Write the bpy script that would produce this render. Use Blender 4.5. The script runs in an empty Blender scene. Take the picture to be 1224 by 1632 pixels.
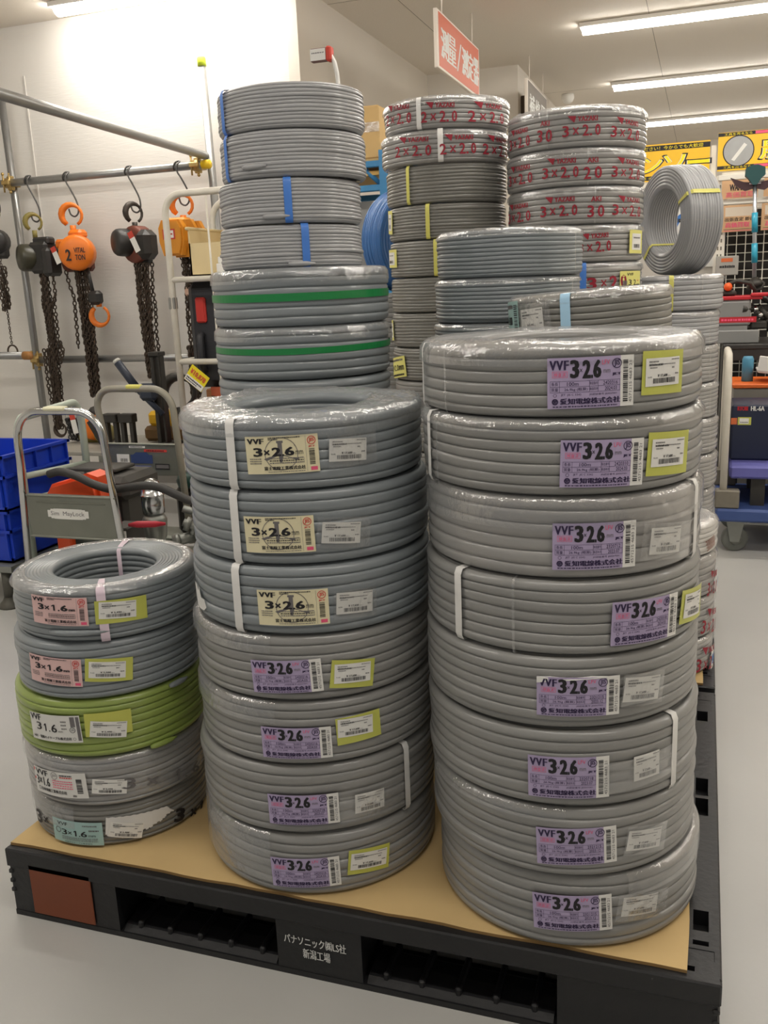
import bpy, math, random
import numpy as np
from math import sin, cos, pi, radians as R_
from mathutils import Vector, Matrix

SC = bpy.context.scene
COL = SC.collection

# ------------------------------------------------------------------ camera
FPX, PITCH, ROLL, YAW = 1463.14, 0.2405, 0.0424, -0.337
CAM = np.array([1.3343, -1.3368, 1.2634])
_F = np.array([sin(YAW)*cos(PITCH), cos(YAW)*cos(PITCH), -sin(PITCH)])
_R = np.array([cos(YAW), -sin(YAW), 0.0])
_U = np.cross(_R, _F)
_r = cos(ROLL)*_R - sin(ROLL)*_U
_u = sin(ROLL)*_R + cos(ROLL)*_U
cd = bpy.data.cameras.new('camera')
cd.sensor_fit = 'VERTICAL'; cd.sensor_height = 36.0; cd.lens = FPX*36.0/1632.0
cd.clip_start = 0.05
co = bpy.data.objects.new('camera', cd); COL.objects.link(co)
M = Matrix(((_r[0], _u[0], -_F[0], CAM[0]), (_r[1], _u[1], -_F[1], CAM[1]), (_r[2], _u[2], -_F[2], CAM[2]), (0, 0, 0, 1)))
co.matrix_world = M
SC.camera = co

# ------------------------------------------------------------------ world, exposure
SC.view_settings.view_transform = 'Standard'
SC.view_settings.look = 'None'
SC.view_settings.gamma = 1.0
SC.view_settings.use_curve_mapping = False
SC.view_settings.exposure = 0.0
SC.cycles.use_denoising = True
SC.cycles.max_bounces = 8
SC.cycles.transparent_max_bounces = 16
w = bpy.data.worlds.new('world'); SC.world = w; w.use_nodes = True
w.node_tree.nodes['Background'].inputs[0].default_value = (1.0, 0.985, 0.96, 1)
w.node_tree.nodes['Background'].inputs[1].default_value = 0.31
LAMP = 31.0         # strip light emission strength

# ------------------------------------------------------------------ materials
def lin(c):
    return tuple((v/255/12.92 if v/255 <= .04045 else ((v/255+.055)/1.055)**2.4) for v in c)
MATS = {}
def mat(name, rgb, rough=.5, metal=0., coat=0., noise=0., nscale=20., bump=0., bscale=60., coat_rough=.1, alpha=1., emit=0., trans=0., spec=.5, stretch=None):
    if name in MATS: return MATS[name]
    m = bpy.data.materials.new(name); m.use_nodes = True
    nt = m.node_tree; b = nt.nodes['Principled BSDF']
    c = lin(rgb)
    b.inputs['Base Color'].default_value = (*c, 1)
    b.inputs['Roughness'].default_value = rough
    b.inputs['Metallic'].default_value = metal
    b.inputs['Coat Weight'].default_value = coat
    b.inputs['Coat Roughness'].default_value = coat_rough
    b.inputs['Specular IOR Level'].default_value = spec
    b.inputs['Alpha'].default_value = alpha
    if trans: b.inputs['Transmission Weight'].default_value = trans
    if emit:
        b.inputs['Emission Color'].default_value = (*c, 1); b.inputs['Emission Strength'].default_value = emit
    if noise or bump:
        tc = nt.nodes.new('ShaderNodeTexCoord')
        vec = tc.outputs['Object']
        if stretch:
            mp = nt.nodes.new('ShaderNodeMapping'); mp.inputs['Scale'].default_value = stretch
            nt.links.new(vec, mp.inputs['Vector']); vec = mp.outputs['Vector']
    if noise:
        n = nt.nodes.new('ShaderNodeTexNoise'); n.inputs['Scale'].default_value = nscale; n.inputs['Detail'].default_value = 6
        nt.links.new(vec, n.inputs['Vector'])
        mx = nt.nodes.new('ShaderNodeMix'); mx.data_type = 'RGBA'
        mx.inputs[6].default_value = (*[max(0, v*(1-noise)) for v in c], 1)
        mx.inputs[7].default_value = (*[min(1, v*(1+noise)) for v in c], 1)
        nt.links.new(n.outputs['Fac'], mx.inputs[0]); nt.links.new(mx.outputs[2], b.inputs['Base Color'])
    if bump:
        n2 = nt.nodes.new('ShaderNodeTexNoise'); n2.inputs['Scale'].default_value = bscale; n2.inputs['Detail'].default_value = 3
        nt.links.new(vec, n2.inputs['Vector'])
        bp = nt.nodes.new('ShaderNodeBump'); bp.inputs['Strength'].default_value = bump; bp.inputs['Distance'].default_value = .004
        nt.links.new(n2.outputs['Fac'], bp.inputs['Height'])
        if coat: nt.links.new(bp.outputs['Normal'], b.inputs['Coat Normal'])
        else: nt.links.new(bp.outputs['Normal'], b.inputs['Normal'])
    MATS[name] = m
    return m

def film_mat(name, rough=.08, tint=(1, 1, 1), base=.06):
    if name in MATS: return MATS[name]
    m = bpy.data.materials.new(name); m.use_nodes = True
    nt = m.node_tree; nt.nodes.clear()
    o = nt.nodes.new('ShaderNodeOutputMaterial'); mix = nt.nodes.new('ShaderNodeMixShader')
    t = nt.nodes.new('ShaderNodeBsdfTransparent'); g = nt.nodes.new('ShaderNodeBsdfGlossy'); d2 = nt.nodes.new('ShaderNodeBsdfDiffuse'); m2 = nt.nodes.new('ShaderNodeMixShader'); m2.inputs[0].default_value = .22
    t.inputs[0].default_value = (*tint, 1)
    g.inputs['Roughness'].default_value = rough
    lw = nt.nodes.new('ShaderNodeLayerWeight'); lw.inputs[0].default_value = .35
    mr = nt.nodes.new('ShaderNodeMapRange'); mr.inputs['To Min'].default_value = base; mr.inputs['To Max'].default_value = .75
    tc = nt.nodes.new('ShaderNodeTexCoord'); n = nt.nodes.new('ShaderNodeTexNoise'); n.inputs['Scale'].default_value = 45; n.inputs['Detail'].default_value = 4
    bp = nt.nodes.new('ShaderNodeBump'); bp.inputs['Strength'].default_value = .5; bp.inputs['Distance'].default_value = .01
    L = nt.links.new
    L(tc.outputs['Object'], n.inputs['Vector']); L(n.outputs['Fac'], bp.inputs['Height']); L(bp.outputs[0], g.inputs['Normal']); L(bp.outputs[0], lw.inputs['Normal'])
    L(lw.outputs['Facing'], mr.inputs['Value']); L(mr.outputs[0], mix.inputs[0]); L(t.outputs[0], mix.inputs[1]); L(g.outputs[0], m2.inputs[1]); L(d2.outputs[0], m2.inputs[2]); L(m2.outputs[0], mix.inputs[2]); L(mix.outputs[0], o.inputs[0])
    MATS[name] = m
    return m

# ------------------------------------------------------------------ mesh builder
class MB:
    def __init__(s): s.v = []; s.f = []; s.m = []; s.n = 0; s.mi = 0; s.sm = []
    def add(s, v, f, mi=None, smooth=False):
        v = np.asarray(v, float).reshape(-1, 3); o = s.n
        s.v.append(v); s.n += len(v)
        for q in f: s.f.append(tuple(int(i)+o for i in q)); s.m.append(s.mi if mi is None else mi); s.sm.append(smooth)
        return s
    def box(s, a, b, mi=None, bev=0., rot=None, pivot=None):
        a2 = np.asarray(a, float); b2 = np.asarray(b, float)
        lo = np.minimum(a2, b2); hi = np.maximum(a2, b2)
        c = (lo+hi)/2; h = (hi-lo)/2
        if bev <= 0:
            v = [[c[0]+x*h[0], c[1]+y*h[1], c[2]+z*h[2]] for x in (-1, 1) for y in (-1, 1) for z in (-1, 1)]
            f = [(0, 1, 3, 2), (4, 6, 7, 5), (0, 4, 5, 1), (2, 3, 7, 6), (0, 2, 6, 4), (1, 5, 7, 3)]
        else:
            bev = min(bev, min(h)*.95)
            v = []; idx = {}
            for x in (-1, 1):
                for y in (-1, 1):
                    for z in (-1, 1):
                        for k in range(3):
                            d = [h[0]-bev, h[1]-bev, h[2]-bev]; d[k] = h[k]
                            idx[(x, y, z, k)] = len(v); v.append([c[0]+x*d[0], c[1]+y*d[1], c[2]+z*d[2]])
            f = []
            for k in range(3):
                i, j = [(1, 2), (2, 0), (0, 1)][k]
                for sg in (-1, 1):
                    q = []
                    for (p, r) in ((-1, -1), (1, -1), (1, 1), (-1, 1)):
                        t = [0, 0, 0]; t[k] = sg; t[i] = p; t[j] = r; q.append(idx[(*t, k)])
                    f.append(q if sg > 0 else q[::-1])
            for k in range(3):          # edge strips along axis k
                i, j = [(1, 2), (2, 0), (0, 1)][k]
                for p in (-1, 1):
                    for r in (-1, 1):
                        t0 = [0, 0, 0]; t1 = [0, 0, 0]; t0[k] = -1; t1[k] = 1
                        for t in (t0, t1): t[i] = p; t[j] = r
                        q = [idx[(*t0, i)], idx[(*t1, i)], idx[(*t1, j)], idx[(*t0, j)]]
                        f.append(q if p*r < 0 else q[::-1])
            for x in (-1, 1):
                for y in (-1, 1):
                    for z in (-1, 1):
                        q = [idx[(x, y, z, 0)], idx[(x, y, z, 1)], idx[(x, y, z, 2)]]
                        f.append(q if x*y*z > 0 else q[::-1])
        v = np.array(v)
        if rot is not None:
            pv = c if pivot is None else np.asarray(pivot)
            v = (v-pv) @ np.array(rot.to_3x3()).T + pv
        return s.add(v, f, mi)
    def tube(s, pts, rad, seg=10, mi=None, cap=True, closed=False):
        P = [np.asarray(p, float) for p in pts]; n = len(P)
        rr = [rad]*n if np.isscalar(rad) else rad
        T = []
        for i in range(n):
            if closed: t = P[(i+1) % n]-P[i-1]
            else: t = P[min(i+1, n-1)]-P[max(i-1, 0)]
            T.append(t/(np.linalg.norm(t)+1e-12))
        a = np.array([0, 0, 1.]) if abs(T[0][2]) < .9 else np.array([1., 0, 0])
        N = np.cross(T[0], a); N /= np.linalg.norm(N)
        V = []
        for i in range(n):
            N = N-T[i]*N.dot(T[i]); N /= np.linalg.norm(N)+1e-12
            B = np.cross(T[i], N)
            for k in range(seg):
                t = 2*pi*k/seg
                V.append(P[i]+rr[i]*(cos(t)*N+sin(t)*B))
        F = []
        for i in range(n if closed else n-1):
            j = (i+1) % n
            for k in range(seg):
                F.append((i*seg+k, i*seg+(k+1) % seg, j*seg+(k+1) % seg, j*seg+k))
        if cap and not closed:
            F.append(tuple(range(seg))[::-1]); F.append(tuple((n-1)*seg+k for k in range(seg)))
        return s.add(V, F, mi, True)
    def cyl(s, a, b, r, seg=16, mi=None, r2=None): return s.tube([a, b], [r, r if r2 is None else r2], seg, mi)
    def lathe(s, prof, axis=(0, 0, 1), org=(0, 0, 0), seg=32, mi=None, smooth=True):
        ax = np.asarray(axis, float); ax /= np.linalg.norm(ax)
        a = np.array([0, 0, 1.]) if abs(ax[2]) < .9 else np.array([1., 0, 0])
        X = np.cross(a, ax); X /= np.linalg.norm(X); Y = np.cross(ax, X); o = np.asarray(org, float)
        V = [o+ax*z+r*(cos(2*pi*k/seg)*X+sin(2*pi*k/seg)*Y) for (r, z) in prof for k in range(seg)]
        F = [(i*seg+k, i*seg+(k+1) % seg, (i+1)*seg+(k+1) % seg, (i+1)*seg+k) for i in range(len(prof)-1) for k in range(seg)]
        F.append(tuple(range(seg))[::-1]); F.append(tuple((len(prof)-1)*seg+k for k in range(seg)))
        return s.add(V, F, mi, smooth)
    def prism(s, poly, axis, a, b, mi=None):
        # poly: 2D points in the plane of the two other axes (cyclic order), extruded along axis from a to b
        i, j = [(1, 2), (0, 2), (0, 1)][axis]
        n = len(poly); V = []
        for c in (a, b):
            for p in poly:
                q = [0, 0, 0]; q[axis] = c; q[i] = p[0]; q[j] = p[1]; V.append(q)
        F = [tuple(range(n)), tuple(range(n, 2*n))[::-1]]+[(k, n+k, n+(k+1) % n, (k+1) % n) for k in range(n)]
        return s.add(V, F, mi)
    def quad(s, a, b, c, d, mi=None): return s.add([a, b, c, d], [(0, 1, 2, 3)], mi)
    def ball(s, c, r, seg=16, mi=None, sc=(1, 1, 1)):
        V = []; F = []; m = seg//2
        for i in range(m+1):
            t = pi*i/m
            for k in range(seg):
                p = 2*pi*k/seg; V.append([c[0]+r*sc[0]*sin(t)*cos(p), c[1]+r*sc[1]*sin(t)*sin(p), c[2]+r*sc[2]*cos(t)])
        for i in range(m):
            for k in range(seg): F.append((i*seg+k, i*seg+(k+1) % seg, (i+1)*seg+(k+1) % seg, (i+1)*seg+k))
        return s.add(V, F, mi, True)

def link_mesh(name, V, F, mats, MI=None, SM=None, parent=None, loc=None):
    me = bpy.data.meshes.new(name)
    me.from_pydata(V, [], F)
    for m in (mats if isinstance(mats, (list, tuple)) else [mats]): me.materials.append(m)
    if MI is not None: me.polygons.foreach_set('material_index', np.array(MI, np.int32))
    if SM is not None: me.polygons.foreach_set('use_smooth', np.array(SM, bool))
    me.update()
    o = bpy.data.objects.new(name, me); COL.objects.link(o)
    if parent is not None: o.parent = parent
    if loc is not None: o.location = loc
    return o

def fin(name, mb, mats, parent=None, org=None, label=None):
    """link a builder's mesh; a part is given in world metres and moved into its thing's frame"""
    V = np.concatenate(mb.v)
    root = parent
    loc = None
    if parent is not None:
        o = np.zeros(3); p = parent
        while p is not None: o = o+np.array(p.location); p = p.parent
        V = V-o
    elif org is not None: V = V-np.asarray(org); loc = org
    o = link_mesh(name, V.tolist(), mb.f, mats, mb.m, mb.sm, parent, loc)
    if label: o['label'] = label
    return o

def thing(name, label, cat, loc, group=None):
    o = bpy.data.objects.new(name, None); COL.objects.link(o); o.location = loc; o.empty_display_size = .05
    o['label'] = label; o['category'] = cat
    if group: o['group'] = group
    return o
def tag(o, label, cat, group=None, kind=None):
    o['label'] = label; o['category'] = cat
    if group: o['group'] = group
    if kind: o['kind'] = kind
    return o
def struct(name, mb, mats, label):
    o = fin(name, mb, mats); o['kind'] = 'structure'; o['label'] = label; o['category'] = name.split('_')[0]; return o

# sight lines of the survey: turn a photo measurement into a place at a known depth
def ray(px, py):
    a, b = px-612, py-816
    return _r*a - _u*b + _F*FPX
def on_y(px, py, Y): d = ray(px, py); return CAM+d*(Y-CAM[1])/d[1]
def cyl_at(px, py, x, y, R):
    d = ray(px, py); ox, oy = CAM[0]-x, CAM[1]-y
    A = d[0]**2+d[1]**2; B = ox*d[0]+oy*d[1]; Cc = ox*ox+oy*oy-R*R
    D = B*B-A*Cc
    t = (-B-math.sqrt(max(D, 0)))/A
    p = CAM+d*t
    return math.atan2(p[1]-y, p[0]-x), p[2]

# ------------------------------------------------------------------ lettering
_T = {}
def glyphs(s, bold=0.):
    k = (s, bold)
    if k in _T: return _T[k]
    c = bpy.data.curves.new('t', 'FONT'); c.body = s; c.offset = bold; c.resolution_u = 2
    o = bpy.data.objects.new('t', c); COL.objects.link(o)
    bpy.context.view_layer.update()
    dg = bpy.context.evaluated_depsgraph_get()
    me = bpy.data.meshes.new_from_object(o.evaluated_get(dg))
    V = np.zeros(len(me.vertices)*3); me.vertices.foreach_get('co', V); V = V.reshape(-1, 3)[:, :2].copy()
    F = [tuple(p.vertices) for p in me.polygons]
    bpy.data.objects.remove(o); bpy.data.curves.remove(c); bpy.data.meshes.remove(me)
    lo, hi = V.min(0), V.max(0)
    V = (V-lo)/np.maximum(hi-lo, 1e-6)
    _T[k] = (V, F)
    return _T[k]
class Sheet:
    """flat artwork in metres, u right, v up, centred; later laid flat or bent round a coil"""
    def __init__(s, w, h): s.w = w; s.h = h; s.it = []
    def _xy(s, x, y): return (x-.5)*s.w, (.5-y)*s.h      # x right, y DOWN in 0..1
    def rect(s, x0, y0, x1, y1, mi=0, lay=1):
        a = s._xy(x0, y1); b = s._xy(x1, y0)
        n = max(1, int(abs(b[0]-a[0])/.008)); V = []
        for y in (a[1], b[1]): V += [(a[0]+(b[0]-a[0])*i/n, y) for i in range(n+1)]
        s.it.append((np.array(V), [(i, i+1, n+2+i, n+1+i) for i in range(n)], mi, lay))
    def poly(s, pts, mi=0, lay=1):
        s.it.append((np.array([s._xy(*p) for p in pts]), [tuple(range(len(pts)))[::-1]], mi, lay))
    def text(s, t, x0, y0, x1, y1, mi=0, bold=0., strike=0., lay=2, rot=False):
        V, F = glyphs(t, bold)
        if rot: V = np.stack([1-V[:, 1], V[:, 0]], -1)
        a = s._xy(x0, y1); b = s._xy(x1, y0)
        W = np.stack([a[0]+V[:, 0]*(b[0]-a[0]), a[1]+V[:, 1]*(b[1]-a[1])], -1)
        for k, d in enumerate([0] if not strike else [-strike, 0, strike]):
            s.it.append((W+[d, 0], F, mi, lay+.12*k))
    def one(s, x0, y0, x1, y1, mi=0):
        w = x1-x0; st = min(w*.5, .30*(y1-y0)*s.h/s.w); xr = x1-w*.1; hh = y1-y0
        s.rect(xr-st, y0, xr, y1, mi, 2); s.poly([(xr-st, y0), (xr-st, y0+hh*.22), (x0, y0+hh*.34), (x0, y0+hh*.18)], mi, 2)
    def ring(s, cx, cy, r, wd, mi=0, lay=2, seg=28):
        c = s._xy(cx, cy); V = []
        for k in range(seg):
            t = 2*pi*k/seg
            V += [(c[0]+r*cos(t), c[1]+r*sin(t)), (c[0]+(r-wd)*cos(t), c[1]+(r-wd)*sin(t))]
        s.it.append((np.array(V), [(2*k, (2*k+2) % (2*seg), (2*k+3) % (2*seg), 2*k+1) for k in range(seg)], mi, lay))
    def frame(s, x0, y0, x1, y1, t, mi=0, lay=2):
        tx = t/s.w; ty = t/s.h
        s.rect(x0, y0, x1, y0+ty, mi, lay); s.rect(x0, y1-ty, x1, y1, mi, lay); s.rect(x0, y0, x0+tx, y1, mi, lay); s.rect(x1-tx, y0, x1, y1, mi, lay)
    def bars(s, x0, y0, x1, y1, n, mi=0, vert=True, seed=1, fill=.5):
        rn = random.Random(seed); c = [rn.uniform(.5, 2) for _ in range(2*n)]; t = sum(c); p = 0
        for i in range(n):
            a = p/t; b = (p+c[2*i]*(2*fill))/t; p += c[2*i]+c[2*i+1]
            b = min(b, 1)
            if vert: s.rect(x0+(x1-x0)*a, y0, x0+(x1-x0)*b, y1, mi, 2)
            else: s.rect(x0, y0+(y1-y0)*a, x1, y0+(y1-y0)*b, mi, 2)
    def scrib(s, x0, y0, x1, y1, mi, seed, n=9):      # a line of print too fine to read in the photo
        rn = random.Random(seed); x = x0
        while x < x1:
            d = rn.uniform(.3, 1.)*(x1-x0)/n
            s.rect(x, y0+rn.uniform(0, .2)*(y1-y0), min(x1, x+d*.75), y1, mi, 2); x += d

def wrap(it, R, th, z, tilt, eps):
    V = []; F = []; MI = []; n = 0
    ct, st = cos(tilt), sin(tilt)
    for (P, f, mi, lay) in it:
        u = P[:, 0]*ct-P[:, 1]*st; v = P[:, 0]*st+P[:, 1]*ct
        r = R+eps+lay*.0003; a = th+u/R
        V.append(np.stack([r*np.cos(a), r*np.sin(a), z+v], -1))
        for q in f: F.append(tuple(i+n for i in q)); MI.append(mi)
        n += len(P)
    return np.concatenate(V), F, MI
def grid_rect(w, h, nu=14, jag=None, peel=0.):
    """paper: a fine grid so that it can bend"""
    V = np.array([((i/nu-.5)*w, (j-.5)*h) for j in (0, 1) for i in range(nu+1)])
    return (V, [(i, i+1, nu+2+i, nu+1+i) for i in range(nu)], 0, 0)
# ------------------------------------------------------------------ room
PT = 0.165          # height of the pallet deck
CEIL = 3.0
m_floor = mat('floor_vinyl', (184, 183, 179), .32, noise=.06, nscale=3, bump=.05, bscale=90)
m_ceil = mat('ceiling_board', (232, 224, 212), .9, noise=.10, nscale=140, bump=.25, bscale=160)
m_wall = mat('wall_panel', (232, 228, 221), .7, noise=.03, nscale=1.0, bump=.25, bscale=40, stretch=(.3, .3, 3.0))
m_wall2 = mat('wall_paint', (222, 215, 204), .85, noise=.03, nscale=2, bump=.1, bscale=120)
m_seam = mat('ceiling_seam_grey', (150, 142, 130), .9)  # one flat grey-beige for the joints between ceiling boards
struct('floor', MB().box((-4.5, -3.6, -.05), (5.5, 13.0, 0)), m_floor, 'pale grey vinyl shop floor')
struct('ceiling', MB().box((-4.5, -3.6, CEIL), (5.5, 13.0, CEIL+.06)), m_ceil, 'speckled beige ceiling boards')
mb = MB(); mb.box((-.552, 1.2, CEIL-.001), (-.548, 6.85, CEIL+.001)); mb.box((.90, -3, CEIL-.001), (.904, 12.9, CEIL+.001)); mb.box((2.3, -3, CEIL-.001), (2.304, 12.9, CEIL+.001))
for y in (1.0, 4.6, 8.2): mb.box((-1.03, y, CEIL-.001), (5, y+.004, CEIL+.001))
struct('trim_1', mb, m_seam, 'thin seams between the ceiling boards')
struct('wall_back', MB().box((-4.5, 4.10, 0), (-1.05, 4.22, CEIL)), m_wall, 'white ribbed wall panel behind the chain hoists')
struct('wall_left', MB().box((-1.05, 4.10, 0), (-.98, 6.92, CEIL)), m_wall2, 'grey wall running back from the white wall corner')
struct('wall_far', MB().box((-.98, 6.86, 0), (-.20, 13.0, CEIL)), m_wall2, 'pale beige wall block at the far left')
struct('wall_end', MB().box((-.2, 12.6, 0), (5.5, 12.75, CEIL)), m_wall2, 'far end wall of the shop')
struct('wall_right', MB().box((5.5, -3.6, 0), (5.6, 13.0, CEIL)), m_wall2, 'plain wall far off at the right of the shop')
struct('wall_side', MB().box((-4.6, -3.6, 0), (-4.5, 4.10, CEIL)), m_wall, 'white side wall at the left of the aisle')
mb = MB(); mb.box((-4.5, 4.085, 0), (-1.05, 4.10, .09))
struct('baseboard_back', mb, mat('baseboard', (150, 146, 140), .6), 'grey baseboard under the white wall')
mb = MB(); mb.box((-2.945, 4.094, 0), (-2.935, 4.10, CEIL-.3))
struct('trim_2', mb, mat('wall_joint', (214, 210, 204), .7), 'vertical joint strip of the white wall')

# strip lights of the shop: fluorescent battens in two rows, running along X
m_house = mat('lamp_housing', (235, 232, 225), .5)
m_diff = mat('lamp_diffuser', (255, 250, 242), .4, emit=LAMP)
m_diff2 = mat('bright_lamp_diffuser', (255, 250, 242), .4, emit=LAMP*1.65)
def strip_light(x0, x1, y, label, dm=m_diff):
    t = thing('strip_light', label, 'ceiling light', (round((x0+x1)/2, 3), y, CEIL-.002), 'fluorescent strip lights on the ceiling')
    h = MB().box((x0, y-.075, CEIL-.03), (x1, y+.075, CEIL-.002), bev=.004)
    fin('housing', h, m_house, t)
    d = MB(); n = 10
    for i in range(n):
        a0, a1 = pi*i/n, pi*(i+1)/n
        for (a, b) in ((x0+.02, x1-.02),):
            d.quad((a, y+.05*cos(a0), CEIL-.03-.04*sin(a0)), (a, y+.05*cos(a1), CEIL-.03-.04*sin(a1)), (b, y+.05*cos(a1), CEIL-.03-.04*sin(a1)), (b, y+.05*cos(a0), CEIL-.03-.04*sin(a0)))
    for x in (x0+.02, x1-.02): d.add([(x, y+.05*cos(pi*i/n), CEIL-.03-.04*sin(pi*i/n)) for i in range(n+1)], [tuple(range(n+1))])
    fin('diffuser', d, dm, t)
strip_light(.43, 2.93, 5.87, 'nearest lit strip light at the top right of the ceiling')
strip_light(.45, 2.95, 8.07, 'middle lit strip light of the three at the right')
strip_light(.60, 3.10, 10.45, 'farthest lit strip light just above the yellow banners')
strip_light(-2.45, -1.15, 3.84, 'lit strip light close to the white wall at upper left', m_diff2)
for (x0, x1, y) in ((.43, 2.93, 3.67), (.43, 2.93, 1.47), (.43, 2.93, -.73), (-2.9, -.4, 1.47), (-2.9, -.4, -.73), (3.4, 5.4, 3.67), (3.4, 5.4, 1.47)):
    strip_light(x0, x1, y, 'strip light further along the same ceiling rows, above the frame')

# smoke detector
m_white = mat('white_plastic', (232, 230, 224), .45)
tag(fin('smoke_detector', MB().lathe([(.0, 0), (.055, 0), (.06, .02), (.06, .04), (.045, .07), (.02, .085), (.0, .086)], axis=(0, 0, -1), org=(.007, 8.35, CEIL-.001)), m_white, org=(.007, 8.35, CEIL-.001)), 'small round white smoke detector on the ceiling beyond the signs', 'smoke detector')

# ------------------------------------------------------------------ pallets
m_blk = mat('black_plastic', (27, 27, 29), .42, noise=.2, nscale=14, bump=.25, bscale=70)
m_card = mat('cardboard', (203, 174, 122), .85, noise=.08, nscale=9, bump=.1, bscale=30)
m_cardedge = mat('cardboard_edge', (150, 118, 72), .9)
m_brown = mat('brown_plate', (124, 62, 32), .55, noise=.12, nscale=12)
m_ink = mat('ink_black', (28, 26, 30), .6)
m_inkw = mat('ink_white', (225, 225, 220), .6)

def flat_part(name, sh, mats, org, right, up, parent=None, off=.0006, label=None):
    """lay a sheet flat on a surface: right/up are unit vectors"""
    r = np.asarray(right, float); u = np.asarray(up, float); nrm = np.cross(r, u); o = np.asarray(org, float)
    mb = MB()
    for (P, f, mi, lay) in sh.it:
        mb.add(o+P[:, :1]*r+P[:, 1:2]*u+nrm*(off+lay*.0003), f, mi)
    return fin(name, mb, mats, parent, None if parent else org, label)

def pallet(x0, x1, y0, y1, label, front=True):
    t = thing('plastic_pallet', label, 'pallet', ((x0+x1)/2, (y0+y1)/2, 0))
    W = x1-x0; D = y1-y0
    # deck: rim frame with small slots and a field of ribs
    d = MB(); th = .03; z1 = PT-.006; z0 = z1-th; rim = .075
    def slotted(ax, a, b, c0, c1, holes, hw):      # rim bar from a to b along axis, between c0 and c1 across, with slots
        cm = (c0+c1)/2
        def bx(u0, u1, w0, w1):
            if u1-u0 < 1e-4: return
            if ax == 0: d.box((u0, w0, z0), (u1, w1, z1))
            else: d.box((w0, u0, z0), (w1, u1, z1))
        bx(a, b, c0, cm-hw); bx(a, b, cm+hw, c1)
        p = a
        for (u, L) in holes:
            bx(p, min(b, a+u), cm-hw, cm+hw); p = a+u+L
        bx(p, b, cm-hw, cm+hw)
    fh = [(.06, .012), (.10, .012), (.16, .055), (.235, .016), (.40, .012), (.52, .012), (.615, .07), (.70, .07), (.80, .016), (.98, .012), (1.08, .016), (1.15, .05), (1.21, .06), (1.30, .012), (1.35, .012)]
    sh_ = [(.010, .012), (.047, .056), (.417, .068), (.497, .074), (.86, .056)]
    slotted(0, x0, x1, y0, y0+.05, fh, .006); slotted(0, x0, x1, y1-.05, y1, fh, .006)
    d.box((x0, y0+.05, z0), (x1, y0+rim, z1-.001)); d.box((x0, y1-rim, z0), (x1, y1-.05, z1-.001))
    slotted(1, y0+rim, y1-rim, x0, x0+rim, sh_, .011); slotted(1, y0+rim, y1-rim, x1-.058, x1, sh_, .013); d.box((x1-rim, y0+rim, z0), (x1-.058, y1-rim, z1-.001))
    n = 14
    for i in range(1, n):
        x = x0+rim+(W-2*rim)*i/n; d.box((x-.012, y0+rim, z0), (x+.012, y1-rim, z1))
    for j in range(1, 10):
        y = y0+rim+(D-2*rim)*j/10; d.box((x0+rim, y-.012, z0), (x1-rim, y+.012, z1-.001))
    # raised outer lip all round
    fin('top_deck', d, m_blk, t)
    lip = MB(); lz = z0-.012
    lip.box((x0-.004, y0-.004, lz), (x1+.004, y0+.01, z0+.0299), bev=.003); lip.box((x0-.004, y1-.01, lz), (x1+.004, y1+.004, z0+.0299), bev=.003)
    lip.box((x0-.004, y0+.01, lz), (x0+.01, y1-.01, z0+.0299), bev=.003); lip.box((x1-.01, y0+.01, lz), (x1+.004, y1-.01, z0+.0299), bev=.003)
    fin('deck_lip', lip, m_blk, t)
    # bottom deck: frame, cross bars and fine ribs seen through the fork openings
    b = MB()
    for (ya, yb) in ((y0, y0+.11), ((y0+y1)/2-.07, (y0+y1)/2+.07), (y1-.11, y1)):
        b.box((x0, ya, 0), (x1, yb, .012))
        for k in range(int(W/.012)//3):
            x = x0+.02+k*.036
            if ya != y0: b.box((x, ya+.006, .012), (x+.004, yb-.01, .018))
    for (xa, xb) in ((x0, x0+.12), ((x0+x1)/2-.08, (x0+x1)/2+.08), (x1-.12, x1)): b.box((xa, y0+.11, 0), (xb, y1-.11, .012))
    for (xa, xb) in ((x0+W*.19, x0+W*.434), (x0+W*.566, x0+W*.811)):
        b.prism([(y0+.004, .012), (y0+.10, .012), (y0+.085, .022), (y0+.05, .027), (y0+.015, .022)], 0, xa, xb)
        for k in range(5):
            x = xa+(xb-xa)*(k+.5)/5; b.box((x-.006, y0+.012, .012), (x+.006, y0+.10, .034), bev=.003)
    fin('bottom_deck', b, m_blk, t)
    blocks = []
    for (ya, yb) in ((y0, y0+.2), ((y0+y1)/2-.11, (y0+y1)/2+.11), (y1-.2, y1)):
        for (xa, xb) in ((x0, x0+W*.186), (x0+W*.438, x0+W*.562), (x0+W*.815, x1)):
            k = MB(); tp = .022; k.prism([(xa+.001, ya+.001), (xb-.001, ya+.001), (xb-.001-(tp if xb != x1 else 0), yb-.001), (xa+.001+(tp if xa != x0 else 0), yb-.001)], 2, .0125, z0-.001)
            if front and ya == y0 and (xa == x0 or xb == x1):    # horizontal grooves at the outer corners
                xx = xa-.003 if xa == x0 else xb-.009
                for i in range(4): k.box((xx, ya-.003, .055+i*.022), (xx+.012, ya+.05, .066+i*.022), bev=.003)
            blocks.append(fin('corner_block' if (xa == x0 or xb == x1) and ya != (y0+y1)/2-.11 else 'block', k, m_blk, t))
    return t, blocks
PW, PD = 1.40, 1.11
pal, blk = pallet(0, PW, 0, PD, 'black plastic pallet in front with brown plate and white lettering on its front')
fin('brown_plate', MB().box((.052, -.004, .016), (.203, -.0005, .131), bev=.002), m_brown, blk[0], label='plain brown square plate')
sh = Sheet(.125, .05)
sh.text('パナソニック㈱LS社', 0, .02, 1, .42, 0, strike=.0003); sh.text('新潟工場', .30, .53, .74, .95, 0, strike=.0003)
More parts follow.
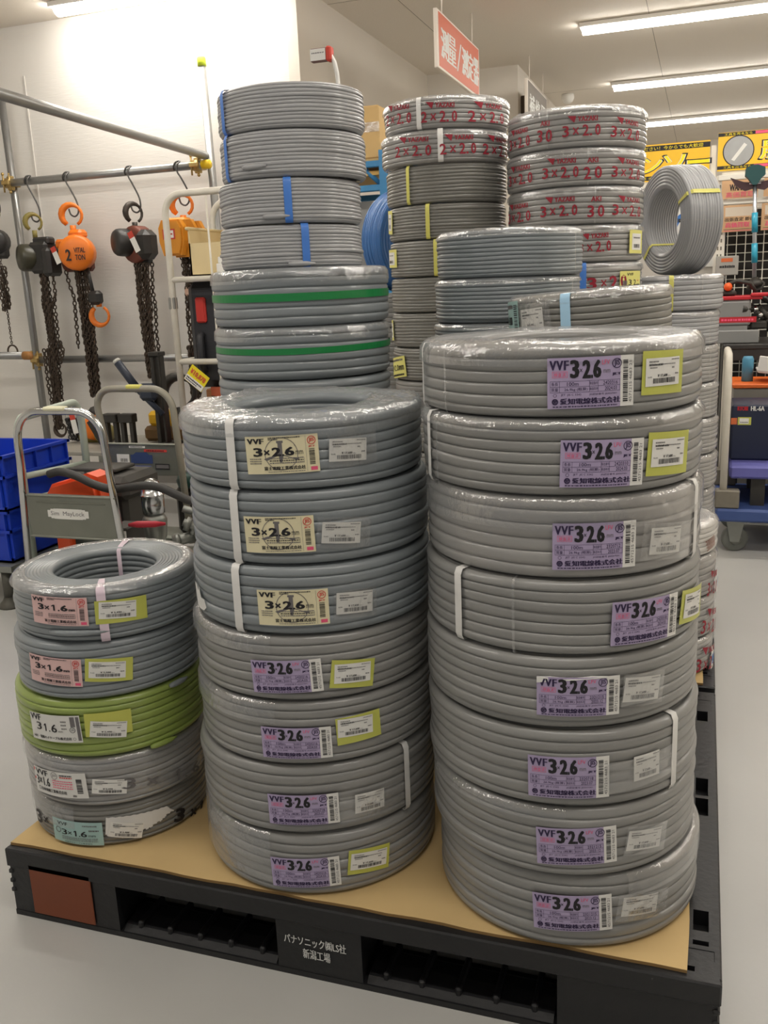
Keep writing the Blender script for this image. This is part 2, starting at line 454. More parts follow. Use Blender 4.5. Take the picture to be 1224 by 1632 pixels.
flat_part('printing', sh, [m_inkw], (.693, 0.0, .066), (1, 0, 0), (0, 0, 1), blk[1], .0005, label='white painted Japanese lettering')
P2Y = 1.15
pallet(0, PW, P2Y, P2Y+1.1, 'second black plastic pallet right behind the front one', False)

def cardboard(x0, x1, y0, y1, z, th, label, seed):
    rn = random.Random(seed); P = []
    n = 26
    for (a, b) in (((x0, y0), (x1, y0)), ((x1, y0), (x1, y1)), ((x1, y1), (x0, y1)), ((x0, y1), (x0, y0))):
        for k in range(n):
            t = k/n; j = .004*(rn.random()-.5)
            P.append((a[0]+(b[0]-a[0])*t+j, a[1]+(b[1]-a[1])*t+j))
    mb = MB(); m = len(P)
    mb.add([(p[0], p[1], z) for p in P]+[(p[0], p[1], z+th) for p in P], [tuple(range(m))[::-1], tuple(range(m, 2*m))], 0)
    mb.add([(p[0], p[1], z) for p in P]+[(p[0], p[1], z+th) for p in P], [(k, (k+1) % m, m+(k+1) % m, m+k) for k in range(m)], 1)
    return tag(fin('cardboard_sheet', mb, [m_card, m_cardedge], org=((x0+x1)/2, (y0+y1)/2, z)), label, 'cardboard')
cardboard(.003, 1.352, .013, 1.105, PT-.006, .006, 'tan cardboard sheet covering the deck of the front pallet', 1)
cardboard(.02, 1.372, P2Y+.005, P2Y+1.07, PT-.006, .006, 'tan cardboard sheet on the rear pallet under the far stacks', 2)

# ------------------------------------------------------------------ cable coils
def cable(name, rgb, coat=.55, bump=.35, cr=.16):
    return mat(name, rgb, .5, coat=coat, noise=.10, nscale=7, bump=bump, bscale=26, coat_rough=cr)
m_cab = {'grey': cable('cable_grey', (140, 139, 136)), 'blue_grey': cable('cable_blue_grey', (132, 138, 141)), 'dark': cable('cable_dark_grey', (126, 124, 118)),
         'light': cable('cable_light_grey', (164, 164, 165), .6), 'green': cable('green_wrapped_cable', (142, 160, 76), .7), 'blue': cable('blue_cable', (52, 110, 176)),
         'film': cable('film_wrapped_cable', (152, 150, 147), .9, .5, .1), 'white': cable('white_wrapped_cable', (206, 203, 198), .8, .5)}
m_tapeY = mat('yellow_tape', (200, 202, 92), .45, coat=.3)
m_paper = mat('tag_paper', (236, 234, 228), .7)
m_purple = mat('purple_paper', (178, 163, 196), .6, coat=.25)
m_cream = mat('cream_paper', (232, 222, 184), .65, coat=.2)
m_pink = mat('pink_paper', (228, 190, 186), .65, coat=.2)
m_teal = mat('teal_paper', (164, 196, 192), .65, coat=.2)
m_yel = mat('yellow_paper', (232, 226, 130), .65, coat=.2)
m_whp = mat('white_label_paper', (226, 224, 218), .6, coat=.3, bump=.4, bscale=40)
m_red = mat('ink_red', (214, 70, 62), .6)
m_dred = mat('ink_dark_red', (150, 22, 44), .6)
m_pnk = mat('ink_pink', (238, 92, 130), .6)
m_gry = mat('ink_grey', (112, 108, 108), .6)
m_dpur = mat('ink_dark_violet', (46, 30, 70), .6)
m_bandW = mat('white_band', (232, 230, 226), .5, coat=.2)
m_bandP = mat('pale_pink_band', (232, 212, 224), .5, coat=.2)
m_bandY = mat('yellow_band', (222, 216, 110), .5, coat=.2)
m_bandB = mat('blue_band', (70, 128, 214), .5, coat=.2)
m_bandL = mat('light_blue_band', (170, 210, 236), .5, coat=.2)
m_grn = mat('green_tape', (8, 128, 62), .45, coat=.3)
m_clear = film_mat('clear_film', .1, base=.10)
m_clearT = film_mat('clear_tape', .2, base=.16)
m_torn = mat('torn_paper', (226, 224, 220), .8)
INKS = [m_ink, m_red, m_pnk, m_gry, m_dpur, m_paper, m_dred]

NSEG = 128
def winding(R, Ri, h, n, m, seed, groove=.0042, rc=.014, wob=.7):
    rn = random.Random(seed)
    prof = []      # (r, z, weight of wobble, turn index)
    s6 = [0, .035, .11, .32, .68, .89, .965]; pw = 7 if h/n > .012 else 4
    def edge(z):   # barrel rounding
        d = min(z, h-z)
        return 0 if d > rc else rc-math.sqrt(max(0, rc*rc-(rc-d)**2))
    for i in range(n):                       # outer wall, bottom to top
        for s in s6:
            z = h*(i+s)/n
            b = groove*(1-abs(2*s-1)**pw)
            prof.append((R-edge(z)-groove+b, z, i+s))
    wt = (R-rc)-(Ri+.008)
    for j in range(m):                       # layers on the top face, outside to inside
        for s in (0, .15, .5, .85):
            r = R-rc-wt*(j+s)/m; b = .0022*(1-abs(2*s-1)**3)
            prof.append((r, h-.0022+b, n))
    ni = n
    for i in range(ni):
        for s in (0, .14, .5, .86):
            z = h-.004-(h-.006)*(i+s)/ni; b = groove*(1-abs(2*s-1)**4)
            prof.append((Ri+groove-b, z, -1))
    prof.append((Ri+.004, 0.0005, -1)); prof.append((R-rc, 0.0, 0))
    P = np.array(prof); K = len(P)
    th = np.linspace(0, 2*pi, NSEG, endpoint=False)
    ph = [rn.uniform(0, 6.28) for _ in range(8)]
    outer = (P[:, 2] >= 0)
    win = np.clip(P[:, 1]/h, 0, 1); win = 4*win*(1-win)
    idx = np.where(P[:, 2] >= 0, np.floor(np.minimum(P[:, 2], n-1e-3)), 0)
    trn = np.array([[rn.gauss(0, .0008), rn.uniform(0, 6.28), rn.gauss(0, .0007)] for _ in range(n)])
    ii = idx.astype(int)
    dr = (.0016*np.sin(2*th+ph[0])+.0011*np.sin(3*th+ph[1]))[None, :]*wob + trn[ii, 0][:, None]*np.sin(th[None, :]*2+trn[ii, 1][:, None])+trn[ii, 2][:, None]*(np.abs(win) > .05)[:, None]
    dz = (.0024*np.sin(th+ph[2])+.0013*np.sin(2*th+ph[3])+.0008*np.sin(5*th+ph[6]))[None, :]*win[:, None]*wob + .0009*np.sin(3*th+ph[4])[None, :]*np.sin(P[:, 2:3]*1.7)*win[:, None]
    r = P[:, :1]+np.where(outer[:, None], dr, dr*.6)
    z = P[:, 1:2]+dz*outer[:, None]
    V = np.stack([r*np.cos(th), r*np.sin(th), z], -1).reshape(-1, 3)
    F = []
    for a in range(K):
        b = (a+1) % K
        for k in range(NSEG):
            l = (k+1) % NSEG
            F.append((a*NSEG+k, a*NSEG+l, b*NSEG+l, b*NSEG+k))
    return V, F

def np_mesh(name, V, F, m, smooth=True):
    me = bpy.data.meshes.new(name)
    F = np.asarray(F, np.int32)
    me.vertices.add(len(V)); me.vertices.foreach_set('co', np.asarray(V, np.float32).ravel())
    me.loops.add(F.size); me.loops.foreach_set('vertex_index', F.ravel())
    me.polygons.add(len(F)); me.polygons.foreach_set('loop_start', np.arange(0, F.size, 4, dtype=np.int32)); me.polygons.foreach_set('loop_total', np.full(len(F), 4, np.int32))
    me.polygons.foreach_set('use_smooth', np.full(len(F), smooth))
    me.materials.append(m); me.update(calc_edges=True); me.validate()
    return me

SEED = [10]
class Coil:
    def __init__(s, x, y, z0, z1, R, col, n, label, Ri=None, m=None, group=None, tilt=None, gap=.0015, groove=None, quat=None):
        SEED[0] += 1
        s.x, s.y, s.z0, s.h, s.R = x, y, z0, z1-z0-gap, R
        s.Ri = R*.60 if Ri is None else Ri
        s.root = thing('cable_coil', label, 'cable coil', (x, y, z0), group)
        if tilt: s.root.rotation_euler = tilt
        V, F = winding(R, s.Ri, s.h, n, m or max(4, int((R-s.Ri)/.009)), SEED[0], groove or min(.0045, .28*(z1-z0)/n))
        me = np_mesh('winding', V, F, m_cab[col])
        o = bpy.data.objects.new('winding', me); COL.objects.link(o); o.parent = s.root
        s.w = o; s.rnd = random.Random(SEED[0]*7)
    def th(s, px, py): return cyl_at(px, py, s.x, s.y, s.R)
    def sheet(s, name, sh, L, Rt, mats, label=None, parent=None, eps=.0038):
        """L, Rt: photo points at the middle of the left and right edge"""
        (ta, za), (tb, zb) = s.th(*L), s.th(*Rt)
        th = (ta+tb)/2; z = (za+zb)/2-s.z0; W = s.R*(tb-ta); tilt = math.atan2(zb-za, W)
        V, F, MI = wrap(sh.it, s.R, th, z, tilt, eps)
        V[:, 2] = np.clip(V[:, 2], .003, s.h-.001)
        o = link_mesh(name, V.tolist(), F, mats, MI, None, parent or s.root)
        if label: o['label'] = label
        return o, (th, z, tilt, W)
    def width(s, L, Rt): return s.R*(s.th(*Rt)[0]-s.th(*L)[0])
    def band(s, name, th, wd, m, full=True, eps=.0038, label=None):
        """a paper band tied round the winding's cross-section"""
        h = s.h; R = s.R; Ri = s.Ri; c = .010
        P = [(R-c, -.0004), (R-c*.3, c*.3), (R, c), (R, h*.33), (R, h*.66), (R, h-c), (R-c*.3, h-c*.3), (R-c-.003, h), (R-.04, h), (Ri+.02, h), (Ri, h-.006), (Ri, h*.5), (Ri, .004)]
        if not full: P = P[:9]
        V = []; F = []
        nw = 4
        for i, (r, z) in enumerate(P):
            a = P[max(i-1, 0)]; b = P[min(i+1, len(P)-1)]
            tx, tz = b[0]-a[0], b[1]-a[1]; l = math.hypot(tx, tz)+1e-9
            nr, nz = tz/l, -tx/l
            r2 = r+nr*eps; z2 = min(max(z+nz*eps, .0004), s.h+.0011)
            for k in range(nw+1):
                u = (k/nw-.5)*wd
                V.append((r2*cos(th+u/R), r2*sin(th+u/R), z2))
        for i in range(len(P)-1):
            for k in range(nw): F.append((i*(nw+1)+k, i*(nw+1)+k+1, (i+1)*(nw+1)+k+1, (i+1)*(nw+1)+k))
        o = link_mesh(name, V, F, m, None, [True]*len(F), s.root)
        if label: o['label'] = label
        return o
    def hoop(s, za, zb, m, label=None, eps=.0022, t0=0, t1=2*pi, name='tape_hoop'):
        n = 96; V = []; F = []
        for k in range(n+1):
            t = t0+(t1-t0)*k/n; w = .0012*sin(2*t+1)
            V += [((s.R+eps)*cos(t), (s.R+eps)*sin(t), za+w), ((s.R+eps)*cos(t), (s.R+eps)*sin(t), zb+w)]
        F = [(2*k, 2*k+2, 2*k+3, 2*k+1) for k in range(n)]
        o = link_mesh(name, V, F, m, None, None, s.root)
        if label: o['label'] = label
    def film(s, crumple=.012, seed=3, a0=0, a1=2*pi, drop=.02, rin=None, top=False):
        """crinkled clear wrap lying over the top face and the shoulder"""
        rn = np.random.RandomState(seed); nt = 110; nr = 14
        th = np.linspace(a0, a1, nt+1)
        ri = (s.Ri*.93 if rin is None else rin) if top else s.R-.02
        prof = [(ri, s.h+.002)]+[(ri+(s.R-.012-ri)*k/(nr-4), s.h+.003) for k in range(1, nr-3)]+[(s.R-.004, s.h-.001), (s.R+.003, s.h-.009), (s.R+.0042, s.h-drop)]
        V = []
        ph = rn.uniform(0, 6.28, (6,)); fr = rn.randint(5, 23, 6)
        for j, (r, z) in enumerate(prof):
            q = sum(np.sin(fr[k]*th+ph[k]+j*(.5+.3*k)) for k in range(6))/6
            big = np.clip(np.sin(3*th+ph[0])+np.sin(2*th+ph[1]), 0, 2)/2
            up = np.abs(q)*crumple*(.35+big)*(1 if 0 < j < nr-2 else .15)
            for k in range(nt+1): V.append((r*cos(th[k]), r*sin(th[k]), z+up[k] if top else min(z+up[k]*.3-(.003 if j < nr-4 else 0), s.h+.001)))
        n = len(prof)
        F = [(j*(nt+1)+k, (j+1)*(nt+1)+k, (j+1)*(nt+1)+k+1, j*(nt+1)+k+1) for j in range(n-1) for k in range(nt)]
        o = link_mesh('plastic_wrap', V, F, m_clear, None, [True]*len(F), s.root)
        o['label'] = 'crinkled clear plastic film'
    def cable_end(s, px, py, ln, col):
        t, z = s.th(px, py); mb = MB(); z -= s.z0
        P = []
        for k in range(7):
            a = t+ln*k/6/s.R; r = s.R+.002
            P.append((r*cos(a), r*sin(a), z))
        mb.tube(P, [.004, .006, .0062, .0062, .0058, .004, .002], 8)
        V = np.concatenate(mb.v)
        o = link_mesh('cable_end', V.tolist(), mb.f, m_cab[col], mb.m, mb.sm, s.root)

# --- printed labels (artwork read off the photo)
def art_purple(w, h, serial, date):
    s = Sheet(w, h)
    s.rect(.835, 0, 1, 1, 5, 0.4)
    s.text('V', .03, .05, .098, .235, 4, strike=.0007); s.text('V', .106, .05, .174, .235, 4, strike=.0007); s.text('F', .19, .05, .236, .235, 4, strike=.0007)
    s.frame(.055, .265, .225, .385, .0005, 2); s.text('検査済', .072, .285, .208, .365, 2)
    s.text('3', .262, .045, .35, .40, 0, .02, .0011); s.text('×', .362, .215, .392, .285, 0)
    s.text('2', .400, .055, .480, .41, 0, .02, .0010); s.rect(.490, .345, .510, .41, 0, 3); s.text('6', .520, .055, .60, .41, 0, .02, .0010)
    s.text('LFV', .615, .065, .705, .155, 2); s.text('mm', .63, .255, .71, .32, 3)
    s.ring(.79, .145, .0575*w, .0011, 4); s.text('JIS', .758, .075, .822, .215, 4, strike=.0002)
    s.text('JET', .735, .325, .838, .385, 4, strike=.0005)
    for y in (.455, .565, .675): s.rect(.03, y, .83, y+.006, 4, 1)
    for x in (.03, .135, .47, .57, .825): s.rect(x, .455, x+.003, .675, 4, 1)
    s.text('条長', .045, .475, .12, .545, 4); s.text('100m', .22, .475, .35, .55, 4); s.text('製造番号', .475, .48, .565, .54, 4); s.text(serial, .63, .475, .80, .55, 4)
    s.text('質量', .045, .585, .12, .655, 4); s.text('26.9kg (概算)', .19, .585, .45, .66, 4); s.text('製造年月', .475, .59, .565, .65, 4); s.text(date, .65, .585, .79, .66, 4)
    s.ring(.085, .735, .02*w, .0005, 4); s.text('JET  JIS C 3342', .15, .705, .38, .755, 4); s.text('JIS認証番号 JE0507001', .47, .705, .79, .755, 4)
    s.ring(.085, .86, .036*w, .0016, 4); s.text('愛', .062, .825, .108, .895, 4, strike=.0004)
    s.text('愛知電線株式会社', .145, .795, .83, .915, 4, .008, .0005)
    s.scrib(.06, .945, .8, .97, 4, 5, 16)
    s.bars(.865, .09, .925, .92, 26, 0, False, 7); s.text('4571215 4683 21', .94, .12, .975, .93, 3, rot=True)
    return s
def art_fuji(w, h, size, strip=True):
    s = Sheet(w, h)
    s.text('V', .035, .06, .112, .20, 0, strike=.0009); s.text('V', .12, .06, .197, .20, 0, strike=.0009); s.text('F', .21, .06, .265, .20, 0, strike=.0009); s.scrib(.33, .035, .76, .065, 0, 3, 14); s.scrib(.33, .08, .46, .105, 0, 4, 4)
    if size[-3:] == '2.6':
        s.ring(.495, .475, .228*w, .0011, 3)
        s.rect(.44, .13, .53, .19, 3, 1); s.rect(.455, .19, .515, .5, 3, 1)
        s.poly([(.485, .50), (.52, .50), (.74, .62), (.70, .66)], 3, 1); s.poly([(.485, .50), (.45, .47), (.25, .60), (.29, .65)], 3, 1); s.poly([(.46, .5), (.53, .5), (.50, .70), (.47, .70)], 3, 1)
        s.text('3', .115, .30, .235, .53, 0, .02, .0008); s.text('×', .26, .36, .34, .5, 0, .01, .0003)
        s.text('2', .375, .30, .49, .53, 0, .02, .0008); s.rect(.51, .485, .535, .53, 0, 2); s.text('6', .55, .30, .67, .53, 0, .02, .0008); s.text('mm', .69, .41, .79, .51, 0)
    else:
        s.text('3', .14, .27, .25, .48, 0, .02, .0007); s.text('×', .27, .32, .36, .46, 0, 0, .0003); s.one(.40, .27, .47, .48); s.rect(.515, .44, .545, .48, 0, 2); s.text('6', .565, .27, .68, .48, 0, .02, .0007); s.text('mm', .70, .405, .80, .475, 0, 0, .0004)
    for i, y in enumerate((.58, .64, .70)):
        s.scrib(.05, y, .22, y+.028, 3, 11+i, 5); s.scrib(.33, y, .79, y+.028, 0 if i == 1 else 3, 21+i, 12)
    s.frame(.49, .60, .80, .73, .0004, 3)
    s.text('富士電線工業株式会社', .25, .80, .81, .90, 0, .006, .0003); s.scrib(.30, .935, .80, .955, 3, 31, 14)
    s.rect(.83, .03, .833, .97, 3, 1)
    s.ring(.91, .16, .058*w, .0012, 1); s.text('JIS', .877, .10, .943, .22, 1, strike=.0003); s.text('JET', .865, .30, .955, .345, 1, strike=.0004)
    s.bars(.87, .38, .945, .80, 22, 0, False, 9)
    s.rect(.88, .86, .97, .955, 2, 1)
    return s
def art_plain(w, h, kind):
    s = Sheet(w, h)
    if kind == 'a3':
        s.text('VVF', .03, .02, .27, .25, 0, 0, .0005)
        s.text('3', .155, .32, .26, .60, 0, 0, .0005); s.one(.32, .34, .37, .62); s.rect(.415, .585, .44, .62, 0, 2); s.text('6', .47, .34, .575, .64, 0, 0, .0005); s.text('mm', .60, .57, .68, .63, 3)
        s.text('HST・電線ハイケーブル株式会社', .05, .80, .82, .91, 0, 0, .0003); s.ring(.87, .86, .025*w, .0006, 0)
        s.rect(.83, .05, .91, .42, 3, 1); s.rect(.93, .05, .985, .93, 3, 1); s.ring(.855, .53, .05*w, .001, 0); s.text('JIS', .83, .48, .88, .58, 0)
        for i in range(3): s.scrib(.66, .2+.13*i, .76, .25+.13*i, 3, 41+i, 3)
    elif kind == 'a4':
        s.text('VVF', .06, .04, .34, .26, 0, 0, .0006); s.ring(.47, .17, .06*w, .001, 3); s.text('JIS', .43, .11, .51, .23, 3)
        for i in range(2): s.scrib(.57, .10+.08*i, .78, .15+.08*i, 1 if i else 0, 51+i, 5)
        s.text('3×1.6', .06, .32, .36, .66, 0, 0, .0005); s.ring(.11, .80, .03*w, .0008, 0); s.text('日本電線工業株式会社', .16, .74, .66, .87, 0, 0, .0003)
        for i in range(4): s.scrib(.42, .34+.09*i, .78, .38+.09*i, 2, 55+i, 7)
        s.bars(.84, .24, .93, .82, 16, 0, False, 15); s.scrib(.76, .86, .82, .95, 3, 61, 2)
        s.rect(0, .05, .03, .16, 1, 1); s.rect(0, .42, .03, .52, 1, 1)
    elif kind == 'a5':
        s.text('VVF', .12, .10, .34, .24, 0); s.scrib(.64, .13, .90, .18, 3, 71, 6); s.ring(.13, .48, .06*w, .0016, 3)
        s.text('3', .21, .40, .32, .64, 0, 0, .0006); s.text('×', .34, .46, .42, .60, 0); s.one(.46, .40, .52, .64); s.rect(.56, .60, .585, .64, 0, 2); s.text('6', .60, .40, .71, .64, 0, 0, .0006); s.text('mm', .74, .55, .87, .63, 0)
        for i in range(3): s.scrib(.20, .70+.06*i, .90, .73+.06*i, 3, 72+i, 14)
        s.text('住電日立ケーブル株式会社', .25, .90, .80, .97, 0)
        s.scrib(.75, .33, .93, .39, 3, 79, 5)
    elif kind == 'y20':
        s.text('2×2.0㎜', .08, .38, .92, .66, 0, 0, .0005); s.scrib(.15, .1, .9, .2, 3, 81, 8); s.scrib(.1, .82, .9, .92, 0, 82, 10)
    elif kind == 'y32':
        s.text('VVF', .27, .10, .56, .24, 0, 0, .0003); s.text('3', .34, .44, .48, .72, 0, 0, .0004); s.text('2', .58, .44, .70, .72, 0, 0, .0004); s.rect(.73, .68, .76, .72, 0, 2); s.scrib(.76, .66, .93, .73, 0, 83, 3); s.scrib(.78, .46, .86, .52, 1, 84, 1); s.scrib(.1, .44, .28, .74, 3, 85, 3)
    elif kind == 'yprice':
        s.rect(.16, .15, .84, .85, 5, 1); s.scrib(.25, .3, .75, .36, 3, 86, 6); s.bars(.28, .6, .72, .76, 12, 0, True, 87)
    elif kind == 't16':
        s.text('1.6㎜', .05, .36, .62, .62, 0, 0, .0005); s.scrib(.1, .08, .7, .2, 3, 91, 5); s.bars(.76, .1, .95, .95, 18, 0, False, 92); s.scrib(.1, .86, .7, .94, 0, 93, 5)
    return s
def art_price(w, h, price, seed):
    s = Sheet(w, h)
    s.scrib(.08, .10, .34, .15, 3, seed, 6); s.scrib(.08, .20, .46, .27, 0, seed+1, 9); s.scrib(.47, .21, .85, .25, 3, seed+2, 9); s.scrib(.72, .06, .97, .10, 3, seed+3, 6)
    s.scrib(.10, .32, .30, .36, 3, seed+4, 5); s.scrib(.74, .34, .82, .40, 3, seed+5, 2)
    s.text('税込価格', .05, .64, .16, .70, 0); s.text('¥ '+price, .32, .58, .60, .69, 0, 0, .0002); s.text('(税込)', .62, .63, .70, .69, 3); s.scrib(.85, .56, .96, .62, 3, seed+7, 3)
    s.bars(.20, .72, .86, .90, 28, 0, True, seed+8)
    return s
m_price_ink = INKS
def paper_piece(w, h, poly=None, nu=14):
    s = Sheet(w, h)
    if poly: s.poly(poly, 0, 0)
    else: s.it.append(grid_rect(w, h, nu))
    return s
def grid_poly(w, h, pts, n=10):      # slanted four-sided sheet as a fine grid; pts in 0..1 (x right, y down): TL, TR, BR, BL
    V = []
    for j in (0, 1):
        for i in range(n+1):
            t = i/n; a = pts[0] if j else pts[3]; b = pts[1] if j else pts[2]
            V.append((((a[0]+(b[0]-a[0])*t)-.5)*w, (.5-(a[1]+(b[1]-a[1])*t))*h))
    return (np.array(V), [(i, i+1, n+2+i, n+1+i) for i in range(n)], 0, 0)

def put_label(c, L, Rt, h, kind, m, note, *a, quad=None, name='product_label', eps=.0038):
    W = c.width(L, Rt)
    s0 = paper_piece(W, h)
    if quad: s0.it = [grid_poly(W, h, quad)]
    o, _ = c.sheet(name, s0, L, Rt, [m], note, eps=eps)
    art = kind(W, h, *a)
    c.sheet('printing', art, L, Rt, INKS, None, o, eps)
    return o
def put_price(c, L, Rt, h, price, tape=None, tL=None, tR=None, th=None, quad=None, note=None):
    """white price tag; tape: 'y' yellow paper tape behind it, 'c' clear tape over it"""
    SEED[0] += 1
    if tape:
        W = c.width(tL, tR); s = paper_piece(W, th)
        if quad: s.it = [grid_poly(W, th, quad)]
        c.sheet('tape', s, tL, tR, [m_tapeY if tape == 'y' else m_clearT], 'yellow adhesive tape' if tape == 'y' else 'clear adhesive tape', eps=.0042 if tape == 'y' else .0068)
    W = c.width(L, Rt)
    o, _ = c.sheet('price_tag', paper_piece(W, h, None, 8), L, Rt, [m_paper], 'white price tag with a barcode', eps=.0052)
    c.sheet('printing', art_price(W, h, price, SEED[0]*11), L, Rt, INKS, None, o, .0052)
# ------------------------------------------------------------------ front row, right stack: eight coils
ORD = ['topmost', 'second', 'third', 'fourth', 'fifth', 'sixth', 'seventh', 'bottom']
Cz = [1.173, 1.065, .947, .816, .692, .567, .430, .304, PT]
Cx = [1.105, 1.107, 1.111, 1.110, 1.108, 1.110, 1.113, 1.124]
CR = [.2305, .2325, .231, .235, .238, .239, .239, .236]
C_lab = [((872.6, 611.7), (1007.5, 604.9), .0735, '2420316', '2024.03'), ((892.6, 738.6), (1022.3, 734.2), .071, '2420310', '2024.03'),
         ((880.6, 870.3), (1010.7, 864.3), .073, '2320712', '2023.07'), ((973, 994), (1075, 976), .071, '2420318', '2024.03'),
         ((856, 1106.5), (985.5, 1105), .066, '2321215', '2023.12'), ((842.5, 1233), (969.5, 1235), .073, '2320718', '2023.07'),
         ((855.8, 1344.3), (981, 1341.5), .067, '2321215', '2023.12'), ((850.5, 1447), (974, 1450), .068, '2321215', '2023.12')]
C_say = ['crinkled film on top and a yellow-taped price tag', 'white band at left and a yellow-taped price tag', 'white band at its right and a clear-taped price tag',
         'white band left of centre, label far right', 'label folded over along its top edge', 'white band at right and a peeling price tag',
         'clear-taped price tag and no band, above the bottom coil', 'label with a cut corner, standing on the cardboard']
C_n = [6, 7, 6, 7, 7, 7, 7, 7]
C_col = ['grey', 'grey', 'film', 'grey', 'grey', 'grey', 'grey', 'grey']
cs = []
for i in range(8):
    c = Coil(Cx[i], .241, Cz[i+1], Cz[i], CR[i], C_col[i], C_n[i], '%s coil of right front stack, %s' % (ORD[i], C_say[i]), group='coils of the right front stack')
    cs.append(c)
    L, Rr, h, ser, dt = C_lab[i]
    q = [(0, 0), (1, 0), (1, .9), (.0, 1)]
    if i == 7: q = [(0, 0), (1, 0), (1, .78), (.0, 1)]
    o = put_label(c, L, Rr, h, art_purple, m_purple, 'purple and white maker label', ser, dt)
    if i == 4:      # its top edge has come loose and folded down, showing the white back
        s = Sheet(c.width(L, Rr), h); s.poly([(0, 0), (.85, -.01), (.85, .035), (.45, .06), (0, .16)], 0, 5)
        c.sheet('folded_edge', s, L, Rr, [m_paper], 'white back of the folded label edge', o, .0038)
put_price(cs[0], (1025.7, 594), (1077.5, 589), .041, '17,600', 'y', (1020.7, 594.9), (1083.5, 590), .064)
put_price(cs[1], (1035, 722), (1085, 717), .042, '17,600', 'y', (1028.7, 724), (1091.5, 718), .066)
put_price(cs[2], (1033, 862), (1079.5, 857), .042, '17,600', 'c', (1019, 863), (1093, 856), .058)
put_price(cs[3], (1086, 966), (1110, 956), .04, '17,600', 'y', (1081, 968), (1112.5, 953), .056)
put_price(cs[4], (992, 1098), (1047, 1092), .041, '17,600', 'c', (989, 1099), (1052, 1090), .055)
put_price(cs[5], (1007.5, 1224), (1047, 1211), .044, '17,600', 'c', (965, 1240), (1066, 1205), .052)
put_price(cs[6], (997.5, 1338), (1049.5, 1330), .036, '17,600', 'c', (994, 1338), (1056, 1327), .052)
put_price(cs[7], (989.5, 1443), (1044, 1434), .036, '17,600', 'c', (981, 1444), (1058, 1431), .05)
def bandat(c, px, py, wd, m, full=True, label=None):
    return c.band('tie_band', c.th(px, py)[0], wd, m, full, label=label)
bandat(cs[0], 712, 600, .004, m_clearT, label='thin clear band'); bandat(cs[0], 678, 600, .006, m_bandW)
bandat(cs[1], 688, 725, .013, m_bandW, label='white paper band'); bandat(cs[1], 700, 725, .004, m_clearT)
bandat(cs[2], 1104, 850, .015, m_bandW, label='white paper band')
bandat(cs[3], 733, 960, .016, m_bandW, label='white paper band'); bandat(cs[3], 819, 980, .004, m_clearT, label='thin clear band')
bandat(cs[5], 1072, 1190, .014, m_bandW, label='white paper band')
cs[0].film(.007, 5, drop=.03, top=True); cs[7].film(.006, 8, a0=-1.0, a1=.6, drop=.04); cs[2].film(.006, 9, drop=.05); cs[1].film(.004, 15, drop=.02); cs[6].film(.004, 16, a0=-2.6, a1=-1.4)

# ------------------------------------------------------------------ front row, middle stack: seven coils
Bz = [1.061, .939, .807, .681, .557, .433, .293, PT]
Bx = [.626, .632, .630, .624, .624, .619, .619]
BR = [.225, .223, .228, .231, .232, .235, .235]
B_say = ['cream label and loose crinkled film over its top', 'cream label and white band, beneath the topmost', 'cream label and white torn patch at left',
         'purple label and a square yellow tape', 'purple label and a tilted yellow-taped price tag', 'purple label, white band at right, peeling price tag', 'purple label, standing on the cardboard sheet']
B_ord = ['topmost', 'second', 'third', 'fourth', 'fifth', 'sixth', 'bottom']
bs = []
for i in range(7):
    bs.append(Coil(Bx[i], .244, Bz[i+1], Bz[i], BR[i], 'blue_grey' if i < 3 else 'grey', 7, '%s coil of middle front stack, %s' % (B_ord[i], B_say[i]), group='coils of the middle front stack'))
for i, (L, Rr, h) in enumerate([((394.5, 725.6), (507.8, 719.9), .0635), ((392.8, 850.5), (501.4, 848.9), .0635), ((413, 966.4), (523.8, 964.4), .064)]):
    put_label(bs[i], L, Rr, h, art_fuji, m_cream, 'cream maker label', '3x2.6')
for i, (L, Rr, h, ser, dt) in enumerate([((403.9, 1075.7), (513.4, 1073.4), .061, '2420216', '2024.03'), ((419.3, 1180), (528.5, 1180.2), .060, '2420216', '2024.03'), ((429.7, 1286.4), (540, 1284.8), .060, '2320718', '2023.07'), ((434.7, 1386), (541.9, 1384.6), .0605, '2420216', '2024.03')]):
    put_label(bs[3+i], L, Rr, h, art_purple, m_purple, 'purple and white maker label', ser, dt)
put_price(bs[0], (523.5, 717.2), (581.5, 714.2), .038, '17,600', 'c', (522, 720), (596, 710), .056)
put_price(bs[1], (512.4, 847.9), (572.7, 847.2), .037, '17,600', 'c', (505, 848), (587, 845), .054)
put_price(bs[2], (535.2, 961), (591.5, 955), .039, '17,600', 'c', (532, 963), (597, 955), .052)
put_price(bs[3], (532, 1073), (588.5, 1067), .036, '17,600', 'y', (526.2, 1073), (594.2, 1069.3), .052)
put_price(bs[4], (537.5, 1160), (592, 1150), .035, '17,600', 'y', (535.6, 1166), (604, 1148), .052)
put_price(bs[5], (564.7, 1280), (610, 1268), .038, '17,600', 'c', (541, 1289), (640, 1258), .05)
put_price(bs[6], (558, 1372), (614, 1361), .034, '17,600', 'y', (554, 1373.5), (618.3, 1360.1), .05)
for i, px in ((0, 371), (1, 378), (2, 381)): bandat(bs[i], px, 730+118*i, .017, m_bandW, label='white paper band')
bandat(bs[5], 647, 1245, .014, m_bandW, label='white paper band')
bs[0].film(.018, 21, drop=.03, top=True); bs[3].film(.005, 22, a0=-2.9, a1=-1.5, drop=.03); bs[4].film(.005, 23, a0=-2.9, a1=-1.5, drop=.04); bs[6].film(.004, 24, a0=-2.9, a1=-1.6, drop=.1)
